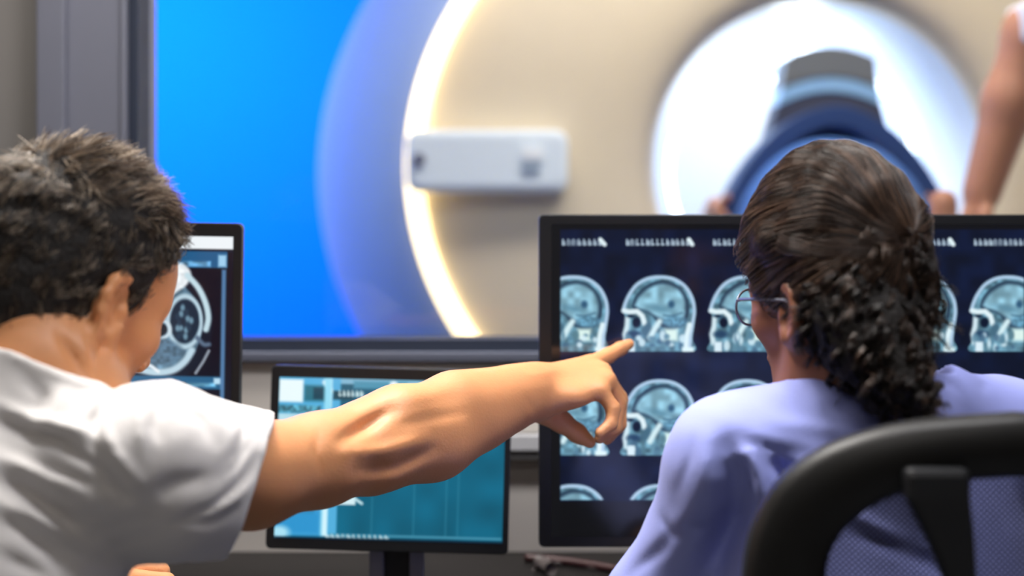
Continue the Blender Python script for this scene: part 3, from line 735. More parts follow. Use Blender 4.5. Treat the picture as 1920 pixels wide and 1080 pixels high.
def vnormals(V, Q):
    n = np.cross(V[Q[:, 2]]-V[Q[:, 0]], V[Q[:, 3]]-V[Q[:, 1]]); N = np.zeros_like(V)
    for a in range(4):
        for c in range(3): N[:, c] += np.bincount(Q[:, a], n[:, c], len(V))
    return N/(np.linalg.norm(N, axis=1, keepdims=True)+1e-9)
def cap_field(O, R, s, grow, top, h=.004, ear_r=.030, face=.035, side=0., nape=-.075, napeb=0):
    """hair base: the skull grown outwards and cut along the hairline"""
    c = O+R@np.array([0, 0, .02]); Fh = Field(c-.17, c+.17, h)
    T = lambda x, y, z: O+R@(np.array([x, y, z])*s)
    Fh.ell(T(-.005, 0, .03+top*.5), np.array([.098+grow*1.3, .077+grow+side, .088+grow+top*.5])*s, R, .02)
    Fh.ell(T(-.05, 0, -.012), np.array([.045+grow, .055+grow, .05+grow])*s, R, .04); Fh.ell(T(.052, 0, .035), np.array([.04+grow, .06+grow, .052+grow+top*.5])*s, R, .03)
    if napeb: Fh.cone(T(-.036, 0, -.03), T(-.048, 0, -.16), .065*s, .069*s, .02)
    up, fw = R[:, 2], R[:, 0]
    Fh.cut(T(face, 0, 0), fw*.75-up*.66, .01)
    Fh.cut(T(0, 0, nape), -up, .01)
    if ear_r:
        for q in (-1, 1): Fh.ell(T(-.004, q*.080, -.014), (ear_r*.8, .022, ear_r), R, .006, 'sub')
    return Fh, T
def noise3(p, freq, seed):
    r = np.random.default_rng(seed); o = np.zeros_like(p)
    for c in range(3):
        for _ in range(5): o[:, c] += np.sin(p@(r.normal(size=3)*freq)+r.uniform(0, 6.3))
    return o/2.6
def seg_dist_ok(*a): pass

# ================================================================= man in the white T-shirt
man = empty('person', (-.53, 1.15, 0), label='person with short grey-brown hair in a white T-shirt pointing at the head scans', cat='person')
def kid(o, parent):
    """parent while keeping the mesh in world coordinates"""
    o.parent = parent; o.matrix_parent_inverse = parent.matrix_world.inverted() if parent.parent else __import__('mathutils').Matrix.Translation(parent.location).inverted(); return o
Rm = rotm(33, 22, 4); sm = 1.04
Om = P(211, 578, 1.33)-Rm@(np.array([-.008, -.080, -.012])*sm)
S_R = P(318, 872, 1.31); E_R = P(694, 834, 1.53); W_R = P(990, 738, 1.70)
NB = P(62, 700, 1.315); S_L = np.array([-.665, 1.29, .955]); 
B = Field((-.80, 1.06, .60), (.17, 1.86, 1.33), .0034)
T = head(B, Om, Rm, sm)
B.chain([T(-.028, 0, -.03), T(-.03, 0, -.085), NB], [.048, .049, .058], .02)
B.cone(T(.0, 0, -.075), NB+np.array([.03, .04, -.02]), .040, .046, .02)
B.cone(T(-.012, -.055, -.045), NB+np.array([.035, .045, -.015]), .012, .014, .012)     # neck tendon
B.cone(NB, S_L+np.array([.03, 0, 0]), .05, .045, .03); B.cone(NB, S_R+np.array([-.03, 0, .0]), .05, .045, .03)
B.ell((-.52, 1.27, .84), (.14, .095, .20), None, .04); B.cone((-.53, 1.24, .80), (-.55, 1.2, .66), .11, .11, .04)
# right arm: deltoid, upper arm, elbow, forearm muscles, wrist
B.chain([S_R, P(470, 890, 1.405), P(600, 862, 1.475), E_R], [.052, .050, .0455, .043], .02)
B.chain([P(620, 835, 1.50), P(745, 790, 1.555), P(850, 762, 1.61)], [.026, .036, .030], .02)   # forearm top muscle
B.chain([E_R, P(790, 812, 1.585), P(890, 775, 1.64), W_R], [.041, .042, .034, .0275], .02)
B.chain([P(700, 862, 1.52), P(820, 830, 1.59), P(950, 770, 1.67)], [.030, .031, .022], .03)
B.cone(P(850, 752, 1.62), P(1010, 718, 1.72), .030, .021, .03)
B.ell(P(672, 862, 1.505), (.020, .016, .016), None, .02)
# hand
B.chain([P(960, 745, 1.685), P(1010, 742, 1.71)], [.030, .028], .015)
mc = [(1105, 684, 1.768), (1128, 697, 1.752), (1138, 714, 1.734), (1126, 732, 1.716)]
ws = [(1000, 712, 1.722), (1005, 722, 1.715), (1008, 736, 1.708), (1008, 752, 1.700)]
for a, b, r0, r1 in zip(ws, mc, (.0155, .0155, .015, .014), (.0125, .0125, .012, .011)): B.cone(P(*a), P(*b), r0, r1, .014)
B.ell(P(1050, 745, 1.705), (.034, .018, .014), None, .012)
B.chain([P(*mc[0]), P(1140, 667, 1.798), P(1163, 654, 1.812), P(1180, 645, 1.820)], [.0115, .0098, .0088, .0070], .005)
B.chain([P(*mc[1]), P(1162, 748, 1.772), P(1161, 796, 1.758), P(1138, 824, 1.742)], [.0115, .0102, .0090, .0072], .004)
B.chain([P(*mc[2]), P(1160, 758, 1.742), P(1152, 803, 1.733), P(1124, 822, 1.720)], [.0112, .0098, .0088, .0072], .004)
B.chain([P(*mc[3]), P(1150, 766, 1.712), P(1146, 795, 1.706), P(1124, 812, 1.697)], [.0100, .0088, .0080, .0068], .004)
B.chain([P(1012, 768, 1.722), P(1052, 790, 1.742), P(1082, 812, 1.748), P(1106, 829, 1.744)], [.0165, .0128, .0112, .0080], .008)
# left arm with the loosely closed hand resting on the desk
LE = np.array([-.68, 1.40, .745]); LW = np.array([-.50, 1.555, .737])
B.chain([S_L, LE, LW], [.05, .042, .028], .02)
for q, (a, b, c, d) in enumerate((((-.425, 1.610, .772), (-.385, 1.640, .764), (-.375, 1.632, .735), (-.395, 1.612, .722)), ((-.415, 1.590, .768), (-.372, 1.615, .758), (-.362, 1.608, .728), (-.385, 1.590, .716)),
        ((-.412, 1.568, .758), (-.374, 1.590, .748), (-.366, 1.584, .722), (-.388, 1.568, .712)), ((-.416, 1.548, .746), (-.384, 1.564, .738), (-.378, 1.560, .718), (-.396, 1.548, .708)))):
    a, b, c, d = [np.array(x)+np.array([-.02, .0, .024]) for x in (a, b, c, d)]
    B.cone(LW, a, .018, .0125, .014); B.chain([a, b, c, d], [.0120, .0098, .0088, .0072], .004)
B.chain([LW+np.array([.01, .02, .0]), (-.455, 1.632, .738), (-.415, 1.655, .722), (-.39, 1.66, .712)], [.016, .013, .011, .008], .008)
B.folds([([(640, 826), (682, 802), (730, 772)], .0105, 13), ([(655, 850), (720, 844), (800, 822)], -.0050, 12), ([(668, 884), (740, 876), (815, 842)], .0048, 12),
         ([(596, 812), (590, 850), (600, 884)], .0018, 7), ([(730, 748), (800, 738), (860, 722)], -.0025, 16), ([(745, 800), (800, 785), (870, 775)], .002, 10), ([(1050, 690), (1020, 700), (985, 702)], -.0012, 6),
         ([(1000, 770), (985, 745)], .0012, 6), ([(110, 625), (152, 700)], .006, 9), ([(150, 620), (176, 705)], -.003, 8), ([(196, 622), (178, 690)], .005, 10)])
kid(B.build('body', M['skin'], None, 1), man)
# T-shirt
S = Field((-.86, 1.06, .50), (-.12, 1.56, 1.12), .0036)
S.ell((-.515, 1.275, .84), (.168, .122, .215), None, .03); S.cone((-.53, 1.235, .78), (-.55, 1.17, .56), .140, .145, .05)
S.cone(NB+np.array([-.0, 0, -.012]), S_R+np.array([-.02, 0, .004]), .062, .054, .03); S.cone(NB+np.array([0, 0, -.012]), S_L, .062, .060, .04)
S.cone(S_L, S_R, .058, .06, .05); S.cone(NB+np.array([.005, .01, .03]), NB+np.array([0, 0, -.05]), .066, .08, .03)
S.ell(P(230, 850, 1.27), (.075, .07, .06), None, .04)
S.chain([S_R, P(400, 888, 1.36), P(475, 893, 1.405), P(580, 872, 1.46)], [.058, .059, .057, .055], .03)
S.cone(P(330, 930, 1.30), P(440, 925, 1.37), .055, .055, .04)
S.chain([S_L, LE+(LE-S_L)*.05], [.066, .062], .03)
S.cut(P(474, 893, 1.41), (.93, .16, -.34), .003)
S.cut(S_L+(LE-S_L)*.66, LE-S_L, .003) if False else None
BB = S.like()
BB.chain([P(470, 890, 1.405), P(600, 862, 1.475)], [.0525, .050], .01); S.minus(BB, .0, .004)
NK = S.like()
NK.chain([NB+np.array([0, 0, .0]), T(-.03, 0, -.085), T(-.03, 0, -.02)], [.064, .061, .058], .01)
nrm = np.array([.30, .42, .86]); S.cutlocal(P(95, 690, 1.26), nrm, NB+np.array([.01, .03, .05]), .135); S.minus(NK, .0, .003)
g = [  # creases, from the photograph
    ([(0, 655), (70, 690), (150, 716), (210, 724)], -.0025, 7),                       # collar rib
    ([(215, 720), (190, 770), (175, 830), (190, 880), (235, 935)], .007, 11), ([(262, 740), (262, 800), (268, 860)], -.005, 12), ([(300, 750), (290, 800), (300, 830)], .003, 9),
    ([(195, 800), (215, 850), (262, 905)], -.006, 11), ([(178, 770), (168, 812)], .004, 9),
    ([(0, 790), (60, 815), (120, 830), (180, 880), (230, 930)], .008, 12), ([(0, 760), (60, 786), (130, 800), (175, 820)], -.006, 12),
    ([(0, 900), (40, 915), (90, 950), (140, 985)], .008, 13), ([(0, 860), (60, 880), (130, 915), (200, 960)], -.006, 14), ([(60, 870), (130, 890), (210, 920)], .005, 9),
    ([(0, 975), (40, 995), (90, 1030), (130, 1070)], .008, 14), ([(0, 945), (60, 965), (120, 1000), (180, 1040)], -.006, 13), ([(0, 1040), (50, 1065), (80, 1080)], .006, 12),
    ([(482, 860), (450, 905), (400, 950), (330, 978)], .0040, 8), ([(470, 825), (440, 875), (400, 905)], .003, 7), ([(470, 905), (440, 940), (400, 968)], -.004, 10),
    ([(460, 800), (440, 850), (400, 890)], .003, 8), ([(350, 985), (400, 975), (440, 950)], .004, 8), ([(290, 930), (330, 905), (400, 895)], .005, 18),
    ([(40, 700), (80, 745), (60, 790)], .004, 14), ([(120, 730), (100, 770), (60, 800)], -.004, 12), ([(330, 760), (380, 790), (400, 830)], .0025, 12)]
S.folds(g, .03, None); S.wob(.0022, 34, 5, axis=(1, 1, 1.4)); S.wob(.0012, 80, 6)
kid(S.build('t_shirt', M['tee'], None, 1), man)
# trousers and shoes
def legs(name, pelvis, kneeY, kx, Z=.50, m=M['trous'], parent=None):
    c = np.array(pelvis); Fl = Field((c[0]-.32, c[1]-.2, .03), (c[0]+.32, kneeY+.2, c[2]+.16), .009)
    Fl.ell(c, (.165, .13, .105), None, .04)
    for q in (-1, 1):
        k = np.array([c[0]+q*kx, kneeY, Z]); Fl.cone(c+np.array([q*.08, .03, -.02]), k, .078, .058, .04); Fl.chain([k, (k[0], kneeY-.02, .30), (k[0], kneeY-.03, .09)], [.056, .058, .045], .03)
    o = kid(Fl.build(name, m, None, 1), parent)
    for q in (-1, 1):
        x, y = c[0]+q*kx, kneeY-.03; Fs = Field((x-.07, y-.12, -.0), (x+.07, y+.26, .14), .006)
        Fs.chain([(x, y-.04, .045), (x, y+.06, .045), (x, y+.17, .035)], [.04, .042, .032], .02); Fs.cone((x, y, .05), (x, y-.005, .10), .042, .042, .02); Fs.cut((0, 0, .006), (0, 0, -1), .002)
        kid(Fs.build('shoe', M['shoe'], None, 1), parent)
legs('trousers', (-.55, 1.13, .56), 1.52, .11, parent=man)
# hair: base and strands
def man_hair():
    Fh, T = cap_field(Om, Rm, sm, .006, .012, .0036, ear_r=.027, face=.029, nape=-.135, napeb=1)
    q = Fh.reg(Fh.lo, Fh.lo+Fh.n*Fh.h); sl, X, Y, Z = q; p0 = T(0, 0, 0)
    lx, lz = [(X-p0[0])*Rm[0, i]+(Y-p0[1])*Rm[1, i]+(Z-p0[2])*Rm[2, i] for i in (0, 2)]
    v = np.minimum(lx*.8-lz*.6-.009, lx-.034).astype(np.float32); h = np.maximum(.012-np.abs(Fh.d-v), 0)/.012; Fh.d = np.maximum(Fh.d, v)+h*h*.003
    Fh.cone(T(.045, -.068, .03), T(.052, -.066, -.0), .012, .006, .004, 'sub')
    Fh.wob(.003, 130, 3)
    V, Q = Fh.nets(); V = relaxv(V, Q, 1); kid(quads('hair_base', V, Q, M['scalp'], None), man)
    N_ = vnormals(V, Q); L = (V-Om)@Rm/sm
    ctr = np.array([-.005, 0, .03]); rad = np.linalg.norm((L-ctr)/np.array([.104, .083, .100]), axis=1)
    ok = (rad > .93) & ((N_*(V-Om-Rm@(ctr*sm))).sum(1) > .3*np.linalg.norm(V-Om-Rm@(ctr*sm), axis=1)); idx = np.where(ok)[0]
    r = np.random.default_rng(4); ng = 1500; n = 16500; gi = r.choice(idx, ng); own = r.integers(0, ng, n); pick = gi[own]; p = V[pick]+r.normal(size=(n, 3))*.0032; l = L[pick]; nn = N_[pick]; gdir = r.normal(size=(ng, 3))*.30; gcol = r.random((ng, 1))
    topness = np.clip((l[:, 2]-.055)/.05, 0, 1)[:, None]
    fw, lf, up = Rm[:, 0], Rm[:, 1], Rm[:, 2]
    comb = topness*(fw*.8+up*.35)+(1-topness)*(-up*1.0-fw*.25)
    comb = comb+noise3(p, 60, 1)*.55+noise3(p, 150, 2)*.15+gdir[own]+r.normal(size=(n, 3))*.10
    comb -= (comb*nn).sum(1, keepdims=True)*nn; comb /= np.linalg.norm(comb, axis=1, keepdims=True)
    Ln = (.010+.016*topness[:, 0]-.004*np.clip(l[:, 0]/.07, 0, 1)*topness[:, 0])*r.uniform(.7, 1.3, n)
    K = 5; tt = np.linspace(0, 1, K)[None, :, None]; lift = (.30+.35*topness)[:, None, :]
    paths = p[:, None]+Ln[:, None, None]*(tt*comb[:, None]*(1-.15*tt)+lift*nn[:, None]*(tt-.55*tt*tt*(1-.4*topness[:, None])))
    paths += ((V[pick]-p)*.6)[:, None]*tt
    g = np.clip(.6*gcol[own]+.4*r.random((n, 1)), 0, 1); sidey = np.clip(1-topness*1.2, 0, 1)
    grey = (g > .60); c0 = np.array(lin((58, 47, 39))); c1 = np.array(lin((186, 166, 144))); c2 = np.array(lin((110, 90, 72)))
    cols = np.where(grey, c1, np.where(g > .3, c2, c0))*(.55+.6*r.random((n, 1)))*(1-.45*sidey)  # sides darkened in the strand colour, as if the top catches the light
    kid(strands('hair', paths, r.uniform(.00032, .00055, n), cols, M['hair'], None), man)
man_hair()

# ================================================================= woman in the lavender tunic
wom = empty('person', (.40, 1.40, 0), label='person with dark curly ponytail and glasses in a lavender tunic seated in the mesh chair', cat='person')
Rw = rotm(-32, 4, -3); sw_ = .89
Ow = P(1480, 590, 1.39)-Rw@(np.array([-.006, .078, -.012])*sw_)
NW = P(1590, 770, 1.425); SL = P(1378, 868, 1.41); SR = P(1872, 836, 1.45)
EL = P(1240, 1140, 1.47); WL_ = np.array([.19, 1.66, .735]); ER = np.array([.62, 1.50, .74]); WR_ = np.array([.46, 1.66, .735])
B = Field((.05, 1.20, .56), (.72, 1.92, 1.31), .0042)
T = head(B, Ow, Rw, sw_)
B.chain([T(-.022, 0, -.03), T(-.025, 0, -.08), NW], [.048, .048, .052], .03); B.cone(NW, SL, .04, .04, .03); B.cone(NW, SR, .04, .04, .03)
B.ell((.39, 1.44, .82), (.095, .06, .18), None, .04)
B.chain([SL+np.array([0, .01, 0]), EL, WL_], [.034, .032, .024], .02); B.chain([SR, ER, WR_], [.042, .036, .024], .02)
for Wr, q in ((WL_, 1), (WR_, -1)):
    for i in range(4):
        a = Wr+np.array([q*(-.030+.020*i)*1+q*.0, .085-.004*abs(i-1), -.006]); a[0] = Wr[0]+(-.030+.020*i); b = a+np.array([0, .036, .004]); c = b+np.array([0, .026, -.014]); d = c+np.array([0, .014, -.016])
        B.cone(Wr, a, .015, .0105, .012); B.chain([a, b, c, d], [.0100, .0086, .0078, .0066], .004)
    th = 1 if q > 0 else -1
    B.chain([Wr+np.array([th*.015, .01, 0]), Wr+np.array([th*.045, .045, -.012]), Wr+np.array([th*.055, .075, -.02])], [.014, .011, .008], .008)
kid(B.build('body', M['skinw'], None, 1), wom)
S = Field((.02, 1.20, .48), (.78, 1.84, 1.12), .004)
S.ell((.362, 1.425, .84), (.158, .112, .20), None, .03); S.cone((.375, 1.42, .78), (.39, 1.40, .55), .135, .145, .05)
S.cone(NW+np.array([0, 0, .006]), SL, .047, .054, .04); S.cone(P(1640, 765, 1.42), SR, .045, .056, .04)
S.cone(P(1700, 765, 1.40), P(1768, 741, 1.40), .028, .026, .02); S.cone(P(1768, 741, 1.40), P(1890, 800, 1.43), .026, .032, .02)
S.cone(SL, SR, .05, .052, .05); S.cone(P(1560, 752, 1.40), P(1690, 770, 1.40), .033, .036, .03)
S.chain([SL, EL, WL_], [.056, .053, .036], .035); S.chain([SR, ER, WR_], [.056, .053, .036], .035)
S.cone(NW, NW+np.array([0, .005, .04]), .055, .05, .02)
for Wr, e in ((WL_, EL), (WR_, ER)):
    n_ = (Wr-e)/np.linalg.norm(Wr-e); sl, X, Y, Z = S.reg(Wr-.07-.0, Wr+.12)
    d = ((X-Wr[0])*n_[0]+(Y-Wr[1])*n_[1]+(Z-Wr[2])*n_[2]+.01).astype(np.float32); S.d[sl] = np.maximum(S.d[sl], np.where(d > -.08, d, -1))
NK = S.like(); NK.chain([NW, T(-.025, 0, -.08), T(-.02, 0, -.02)], [.054, .051, .051], .01)
S.cut(P(1570, 697, 1.37), (-.12, .38, .9), .004) if False else None
q = S.reg(P(1480, 600, 1.3)-np.array([.0, .1, .1]), P(1690, 600, 1.55)+np.array([0, .02, .2])); sl, X, Y, Z = q
zc = P(1570, 694, 1.37)[2]; d = (.93*(Z-zc)+.36*(Y-1.37)-.0*(X-.31)).astype(np.float32)+0*X; S.d[sl] = np.maximum(S.d[sl], d)
S.minus(NK, 0, .003)
g = [([(1374, 846), (1384, 900), (1376, 960), (1350, 1020), (1320, 1085)], .028, 32), ([(1388, 835), (1412, 868), (1424, 915), (1440, 950)], -.008, 13),
     ([(1398, 826), (1450, 842), (1510, 850)], .005, 9), ([(1440, 858), (1470, 880), (1462, 910)], .020, 20), ([(1330, 830), (1320, 900), (1290, 960), (1250, 1010)], -.004, 20),
     ([(1240, 970), (1256, 995), (1270, 1010)], .003, 7), ([(1290, 985), (1330, 995)], .003, 6), ([(1560, 762), (1620, 770), (1680, 790)], .003, 10), ([(1440, 790), (1520, 800), (1600, 815)], -.002, 14),
     ([(1300, 810), (1296, 860), (1270, 920)], .002, 8), ([(1180, 1080), (1240, 1030), (1262, 1000)], .004, 12), ([(1755, 712), (1775, 716), (1800, 735)], .002, 6), ([(1840, 722), (1850, 728)], .003, 8),
     ([(1500, 700), (1560, 698), (1640, 700)], -.0015, 6), ([(1600, 1000), (1700, 1030), (1780, 1080)], .006, 14), ([(1560, 940), (1650, 990), (1720, 1040)], -.005, 12)]
S.folds(g); S.wob(.0022, 30, 9); S.wob(.0010, 85, 8)
kid(S.build('tunic', M['lav'], None, 1), wom)
legs('trousers', (.39, 1.40, .565), 1.80, .10, parent=wom)
def woman_hair():
    Fh, T = cap_field(Ow, Rw, sw_, .010, .046, .004, ear_r=0, face=.040, side=-.002, nape=-.075)
    for q in (-1, 1): Fh.chain([T(.006, q*.084, -.030), T(-.008, q*.078, -.06), T(-.02, q*.07, -.10)], [.017, .026, .034], .008, 'sub')
    G = P(1668, 456, 1.36)                                         # where the hair is gathered
    Fh.cone(G, P(1690, 425, 1.38), .022, .022, .015); Fh.cone(P(1440, 452, 1.40), G+np.array([0, .014, 0]), .010, .018, .02)
    ln = np.array([P(1632, 505, 1.375), P(1622, 560, 1.37), P(1634, 620, 1.355), P(1664, 680, 1.335), P(1698, 725, 1.325), P(1720, 768, 1.32)]); rr = [.038, .040, .038, .030, .020, .013]
    Fh2 = Field((.20, 1.22, .92), (.50, 1.50, 1.22), .004); Fh2.chain(ln, rr, .02); Fh2.cone(P(1650, 470, 1.37), P(1690, 560, 1.375), .035, .03, .02); Fh2.cone(P(1560, 540, 1.385), P(1600, 640, 1.37), .034, .034, .03)
    Fh2.wob(.006, 110, 5); Fh2.wob(.004, 220, 7)
    Fh.wob(.0015, 90, 3)
    V, Q = Fh.nets(); V = relaxv(V, Q, 1); kid(quads('hair_base', V, Q, M['scalp'], None), wom)
    V2, Q2 = Fh2.nets(); V2 = relaxv(V2, Q2, 1); kid(quads('ponytail_base', V2, Q2, M['scalp'], None), wom)
    N_ = vnormals(V, Q); r = np.random.default_rng(8)
    # combed strands sweeping to the gather: march along the surface of the cap
    c0 = Ow+Rw@(np.array([-.005, 0, .03])*sw_); L = (V-Ow)@Rw/sw_
    ok = np.where(((N_*(V-c0)).sum(1) > .35*np.linalg.norm(V-c0, axis=1)) & (np.linalg.norm(V-c0, axis=1) > .07))[0]
    from mathutils.kdtree import KDTree
    kd = KDTree(len(V))
    for i in range(len(V)): kd.insert(V[i], i)
    kd.balance()
    n = 9000; pick = r.choice(ok, n); p = V[pick].copy(); K = 9; step = r.uniform(.0035, .0095, n)[:, None]; off = r.uniform(.0005, .005, n)[:, None]
    paths = np.zeros((n, K, 3)); cur = p+r.normal(size=(n, 3))*.0015
    back = -Rw[:, 0]
    for k in range(K):
        id_ = np.array([kd.find(c)[1] for c in cur]); s = V[id_]; nn = N_[id_]
        cur = cur-((cur-s)*nn).sum(1, keepdims=True)*nn+nn*0
        paths[:, k] = cur+nn*off+nn*noise3(cur, 95, 12)[:, :1]*.0022
        d = G-cur; dist = np.linalg.norm(d, axis=1, keepdims=True); d /= dist+1e-6
        d = d+back*.35*np.clip(dist/.12, 0, 1)+Rw[:, 2]*.45*np.clip((dist-.05)/.1, 0, 1)*np.clip(((cur-Ow)@Rw[:, 2])[:, None]/.05+.2, 0, 1)+noise3(cur, 40, 21)*.22
        d -= (d*nn).sum(1, keepdims=True)*nn; d /= np.linalg.norm(d, axis=1, keepdims=True)+1e-6
        cur = cur+d*np.minimum(step, dist*.3)
    rel_ = (p-G)@Rw; an = np.arctan2(rel_[:, 2], rel_[:, 1]); g = (np.sin(an*23+1)+np.sin(an*41+2)*.8+np.sin(an*67)*.6)[:, None]*.75; cA = np.array(lin((40, 28, 24))); cB = np.array(lin((134, 104, 84)))
    mixv = np.clip(.26+.26*g+.16*r.normal(size=(n, 1)), 0, 1); cols = cA*(1-mixv)+cB*mixv
    kid(strands('hair', paths, r.uniform(.0003, .0006, n), cols, M['hair'], None), wom)
    # lighter lock running from the temple round to the gather
    way = np.array(curve([tuple(P(*q)) for q in ((1478, 452, 1.39), (1540, 466, 1.36), (1610, 466, 1.345), (1668, 448, 1.35))], 5)); m_ = 260; W_ = len(way)
    id_ = np.array([kd.find(c)[1] for c in way]); base = V[id_]; nb = N_[id_]; tw = np.linspace(0, 1, W_)
    ph = r.uniform(0, 6.3, (m_, 1)); rd = .0120*np.sqrt(r.random((m_, 1)))*(1-.3*tw)[None]; a_ = ph+1.2*tw[None]
    upv = np.cross(np.gradient(base, axis=0), nb); upv /= np.linalg.norm(upv, axis=1, keepdims=True)
    lock = base[None]+nb[None]*(.003+rd*np.cos(a_)*.28)[..., None]+upv[None]*(rd*np.sin(a_))[..., None]
    kid(strands('hair_lock', lock, .0005, np.array(lin((88, 68, 58)))*r.uniform(.15, 1.2, (m_, 1)), M['hair'], None), wom)
    # curls of the ponytail
    ng = 300; n = 5400; K = 22; N2 = vnormals(V2, Q2); gi = r.choice(len(V2), ng); own = r.integers(0, ng, n)
    cl = noise3(V2[gi], 40, 41); tang = np.array([.22, -.10, -1.]); tang /= np.linalg.norm(tang)
    nn = N2[gi]; ax = tang+cl*.5; ax -= .9*(ax*nn).sum(1, keepdims=True)*nn; ax /= np.linalg.norm(ax, axis=1, keepdims=True)
    e1 = nn-(nn*ax).sum(1, keepdims=True)*ax; e1 /= np.linalg.norm(e1, axis=1, keepdims=True)+1e-6; e2 = np.cross(ax, e1)
    t = np.linspace(0, 1, K)[None, :, None]; Lc = r.uniform(.025, .055, ng)[:, None, None]; rc = r.uniform(.003, .0065, ng)[:, None, None]; ph = r.uniform(0, 6.3, ng)[:, None, None]; w = r.uniform(8, 12, ng)[:, None, None]
    gpath = V2[gi][:, None]+ax[:, None]*t*Lc+rc*(e1[:, None]*np.cos(ph+w*t)+e2[:, None]*np.sin(ph+w*t))
    paths = gpath[own]+(r.normal(size=(n, 3))*.0013)[:, None]+(r.normal(size=(n, 3))*.002)[:, None]*t*t
    gm_ = np.clip(.14+.20*r.normal(size=(ng, 1)), 0, 1)[own]; mixv = np.clip(gm_+.10*r.normal(size=(n, 1)), 0, 1); cols = np.array(lin((26, 19, 17)))*(1-mixv)+np.array(lin((100, 76, 60)))*mixv
    kid(strands('ponytail', paths, r.uniform(.0003, .0006, n), cols, M['hair'], None), wom)
woman_hair()
# glasses
gl_ = empty('glasses', tuple(Ow+Rw@np.array([.09, 0, 0])), label='thin grey rimmed glasses worn by the woman with the ponytail', cat='glasses')
GM = mat('glasses_rim', (120, 124, 140), .3, metal=.5)
def gp(x, y, z): return Ow+Rw@(np.array([x, y, z])*sw_)
def build_world(mb, name, m): return kid(mb.build(name, m, None, smooth=True), gl_)
for q in (-1, 1):
    c = (.108, q*.034, -.006); n = 28
    ring = [gp(c[0]-.012*abs(math.cos(a))*(.5), c[1]+.026*math.cos(a)*1.0, c[2]+.021*math.sin(a)) for a in np.linspace(0, 2*math.pi, n+1)]
    build_world(MB().tube([tuple(x) for x in ring], .0013, 8, cap=False), 'rim', GM)
    lens = MB(); lens.add([tuple(x) for x in ring[:-1]]+[tuple(x-Rw[:, 0]*.0012) for x in ring[:-1]], [tuple(range(n)), tuple(range(n, 2*n))[::-1]]); build_world(lens, 'lens', gm)
    tp = [gp(.098, q*.060, .004), gp(.075, q*.074, .006), gp(.03, q*.080, .006), gp(-.005, q*.080, .004), gp(-.022, q*.078, -.014)]
    build_world(MB().tube([tuple(x) for x in tp], .0018, 8), 'temple', GM)
build_world(MB().tube([tuple(gp(.106, -.010, -.002)), tuple(gp(.112, 0, .002)), tuple(gp(.106, .010, -.002))], .0013, 8), 'bridge', GM)

# ================================================================= radiographer beside the scanner
rad = empty('person', (1.47, 2.88, 0), label='person in a white tunic standing by the scanner, bare arm reaching down to the patient', cat='person')
Rr = rotm(-85, 14); Or = np.array([1.40, 2.90, 1.68])
rel, rwr = P(1936, 62, 2.90), P(1840, 362, 2.92)
shA, shB = 0, 0
B = Field((.86, 2.56, 1.02), (1.82, 3.50, 1.86), .008); head(B, Or, Rr, 1., False)
B.cone(Or+np.array([.02, 0, -.05]), (1.54, 2.92, 1.46), .052, .058, .03); B.ell((1.56, 2.92, 1.25), (.10, .15, .22), None, .04)
B.chain([(1.42, 2.80, 1.44), rel, P(1894, 190, 2.91), rwr], [.056, .056, .053, .039], .03)
for i, (dx, dz, l) in enumerate(((-.030, 0, .09), (-.012, .004, .10), (.008, .004, .095), (.026, 0, .08))):
    a = rwr+np.array([-.035+dx*.6, dx*.8, -.075]); b = a+np.array([-.02, dx*.1, -l*.45]); c = b+np.array([.0, 0, -l*.4]); B.cone(rwr, a, .018, .012, .012); B.chain([a, b, c], [.011, .0095, .008], .004)
B.chain([rwr, rwr+np.array([.0, -.035, -.04]), rwr+np.array([-.03, -.05, -.08])], [.016, .013, .009], .01)
kid(B.build('body', M['skinp'], None, 1), rad)
S = Field((1.02, 2.52, .70), (1.90, 3.55, 1.62), .009)
S.ell((1.57, 2.92, 1.22), (.135, .19, .26), None, .05); S.cone((1.57, 2.92, 1.1), (1.57, 2.92, .84), .165, .175, .05); S.cone((1.54, 2.78, 1.44), (1.56, 3.08, 1.43), .062, .062, .05)
S.cone((1.52, 2.80, 1.44), P(1960, 40, 2.87), .066, .066, .04); S.cone(P(1935, -20, 2.89), P(1930, 110, 2.90), .066, .068, .03); S.cone((1.56, 3.0999, 1.42), (1.50, 3.16, 1.18), .066, .06, .04); S.cut(P(1920, 92, 3.08), (-.25, 0, -.95), .004) if False else None
q = S.reg((1.0, 2.5, 1.2), (1.26, 3.4, 1.7)); sl, X, Y, Z = q; d = (-(Z-P(1900, 88, 2.9)[2])*1.0+0*X+0*Y).astype(np.float32); S.d[sl] = np.maximum(S.d[sl], d)
kid(S.build('tunic', mat('white_tunic', (225, 222, 232), .85), None, 1), rad)
Fl = Field((1.36, 2.66, .02), (1.78, 3.35, .92), .010)
for q in (-1, 1): Fl.chain([(1.57, 2.92+q*.085, .82), (1.56, 2.92+q*.10, .46), (1.57, 2.92+q*.10, .09)], [.088, .065, .055], .03)
kid(Fl.build('trousers', M['tee'], None, 1), rad)
for q in (-1, 1):
    Fs = Field((1.30, 2.82+q*.1, 0), (1.68, 3.02+q*.1, .15), .008); y = 2.92+q*.1
    Fs.chain([(1.60, y, .045), (1.50, y, .045), (1.40, y, .035)], [.04, .042, .032], .02); Fs.cone((1.57, y, .05), (1.575, y, .10), .045, .045, .02); Fs.cut((0, 0, .006), (0, 0, -1), .002); kid(Fs.build('shoe', M['tee'], None, 1), rad)
Fh, _ = cap_field(Or, Rr, 1., .010, .008, .007, ear_r=0); kid(Fh.build('hair', M['scalp'], None, 1), rad)

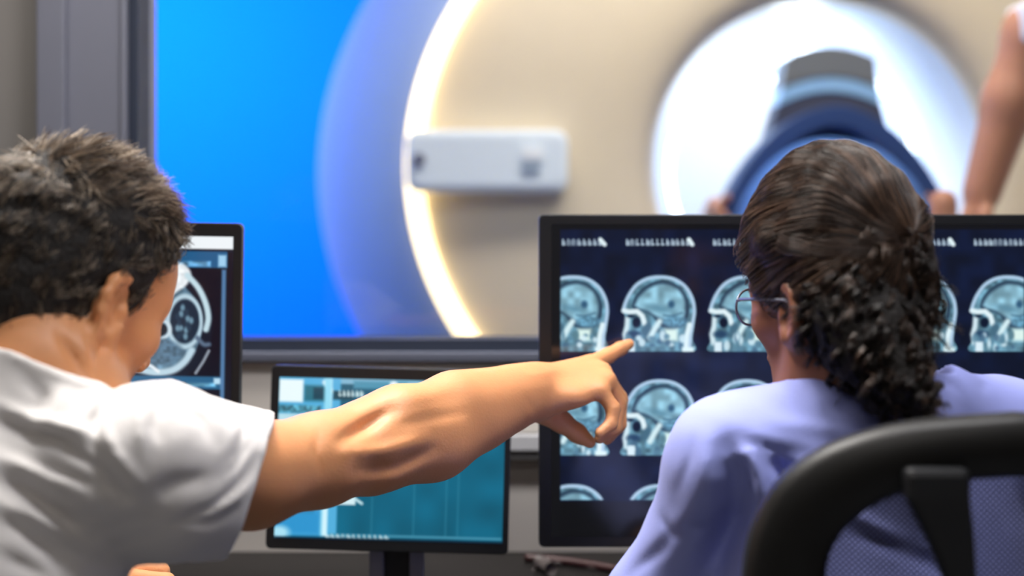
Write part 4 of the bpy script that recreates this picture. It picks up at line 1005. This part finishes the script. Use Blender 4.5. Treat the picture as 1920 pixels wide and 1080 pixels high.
# ================================================================= patient lying in the bore
pat = empty('person', (cx, MY, tz), label='person lying in the scanner bore wrapped in blue cloth with arms at the sides', cat='person')
x0 = cx; y0 = MY; tt_ = tz-.02
B = Field((x0-.36, y0-.75, tt_-.01), (x0+.36, y0+1.05, tt_+.40), .008)
Rp = np.stack([np.array([0, 0, 1.]), np.array([-1., 0, 0]), np.array([0, 1., 0])], 1)
head(B, np.array([x0, y0+.80, tt_+.11]), Rp, 1., False)
B.cone((x0, y0+.72, tt_+.09), (x0, y0+.60, tt_+.09), .052, .058, .03); B.ell((x0, y0+.38, tt_+.10), (.15, .25, .09), None, .04); B.ell((x0, y0+.08, tt_+.10), (.15, .14, .09), None, .04)
for q in (-1, 1):
    B.chain([(x0+q*.17, y0+.55, tt_+.09), (x0+q*.235, y0+.28, tt_+.12), (x0+q*.262, y0+.04, tt_+.165)], [.048, .04, .028], .02)
    for i in range(4): B.chain([(x0+q*.262, y0+.04, tt_+.165), (x0+q*(.285-.012*i), y0-.05, tt_+.170-.014*i), (x0+q*(.285-.012*i), y0-.10, tt_+.160-.014*i)], [.016, .012, .009], .008)
    B.chain([(x0+q*.255, y0+.02, tt_+.175), (x0+q*.245, y0-.04, tt_+.19)], [.013, .010], .008)
    B.chain([(x0+q*.08, y0+.02, tt_+.10), (x0+q*.09, y0-.22, tt_+.10), (x0+q*.085, y0-.62, tt_+.05)], [.08, .06, .04], .03); B.cone((x0+q*.085, y0-.64, tt_+.05), (x0+q*.09, y0-.66, tt_+.17), .035, .028, .02)
kid(B.build('body', M['skinp'], None, 1), pat)
S = Field((x0-.36, y0-.60, tt_-.005), (x0+.36, y0+.62, tt_+.42), .008)
S.ell((x0, y0-.08, tt_+.06), (.245, .20, .27), None, .04); S.ell((x0, y0+.30, tt_+.08), (.18, .30, .125), None, .04); S.ell((x0, y0-.36, tt_+.05), (.20, .22, .16), None, .06); S.wob(.006, 22, 2); S.cut((0, 0, tt_+.004), (0, 0, -1))
kid(S.build('blue_wrap', blu, None, 1), pat)
Fh, _ = cap_field(np.array([x0, y0+.80, tt_+.11]), Rp, 1., .008, .006, .007, ear_r=0); kid(Fh.build('hair', M['scalp'], None, 1), pat)
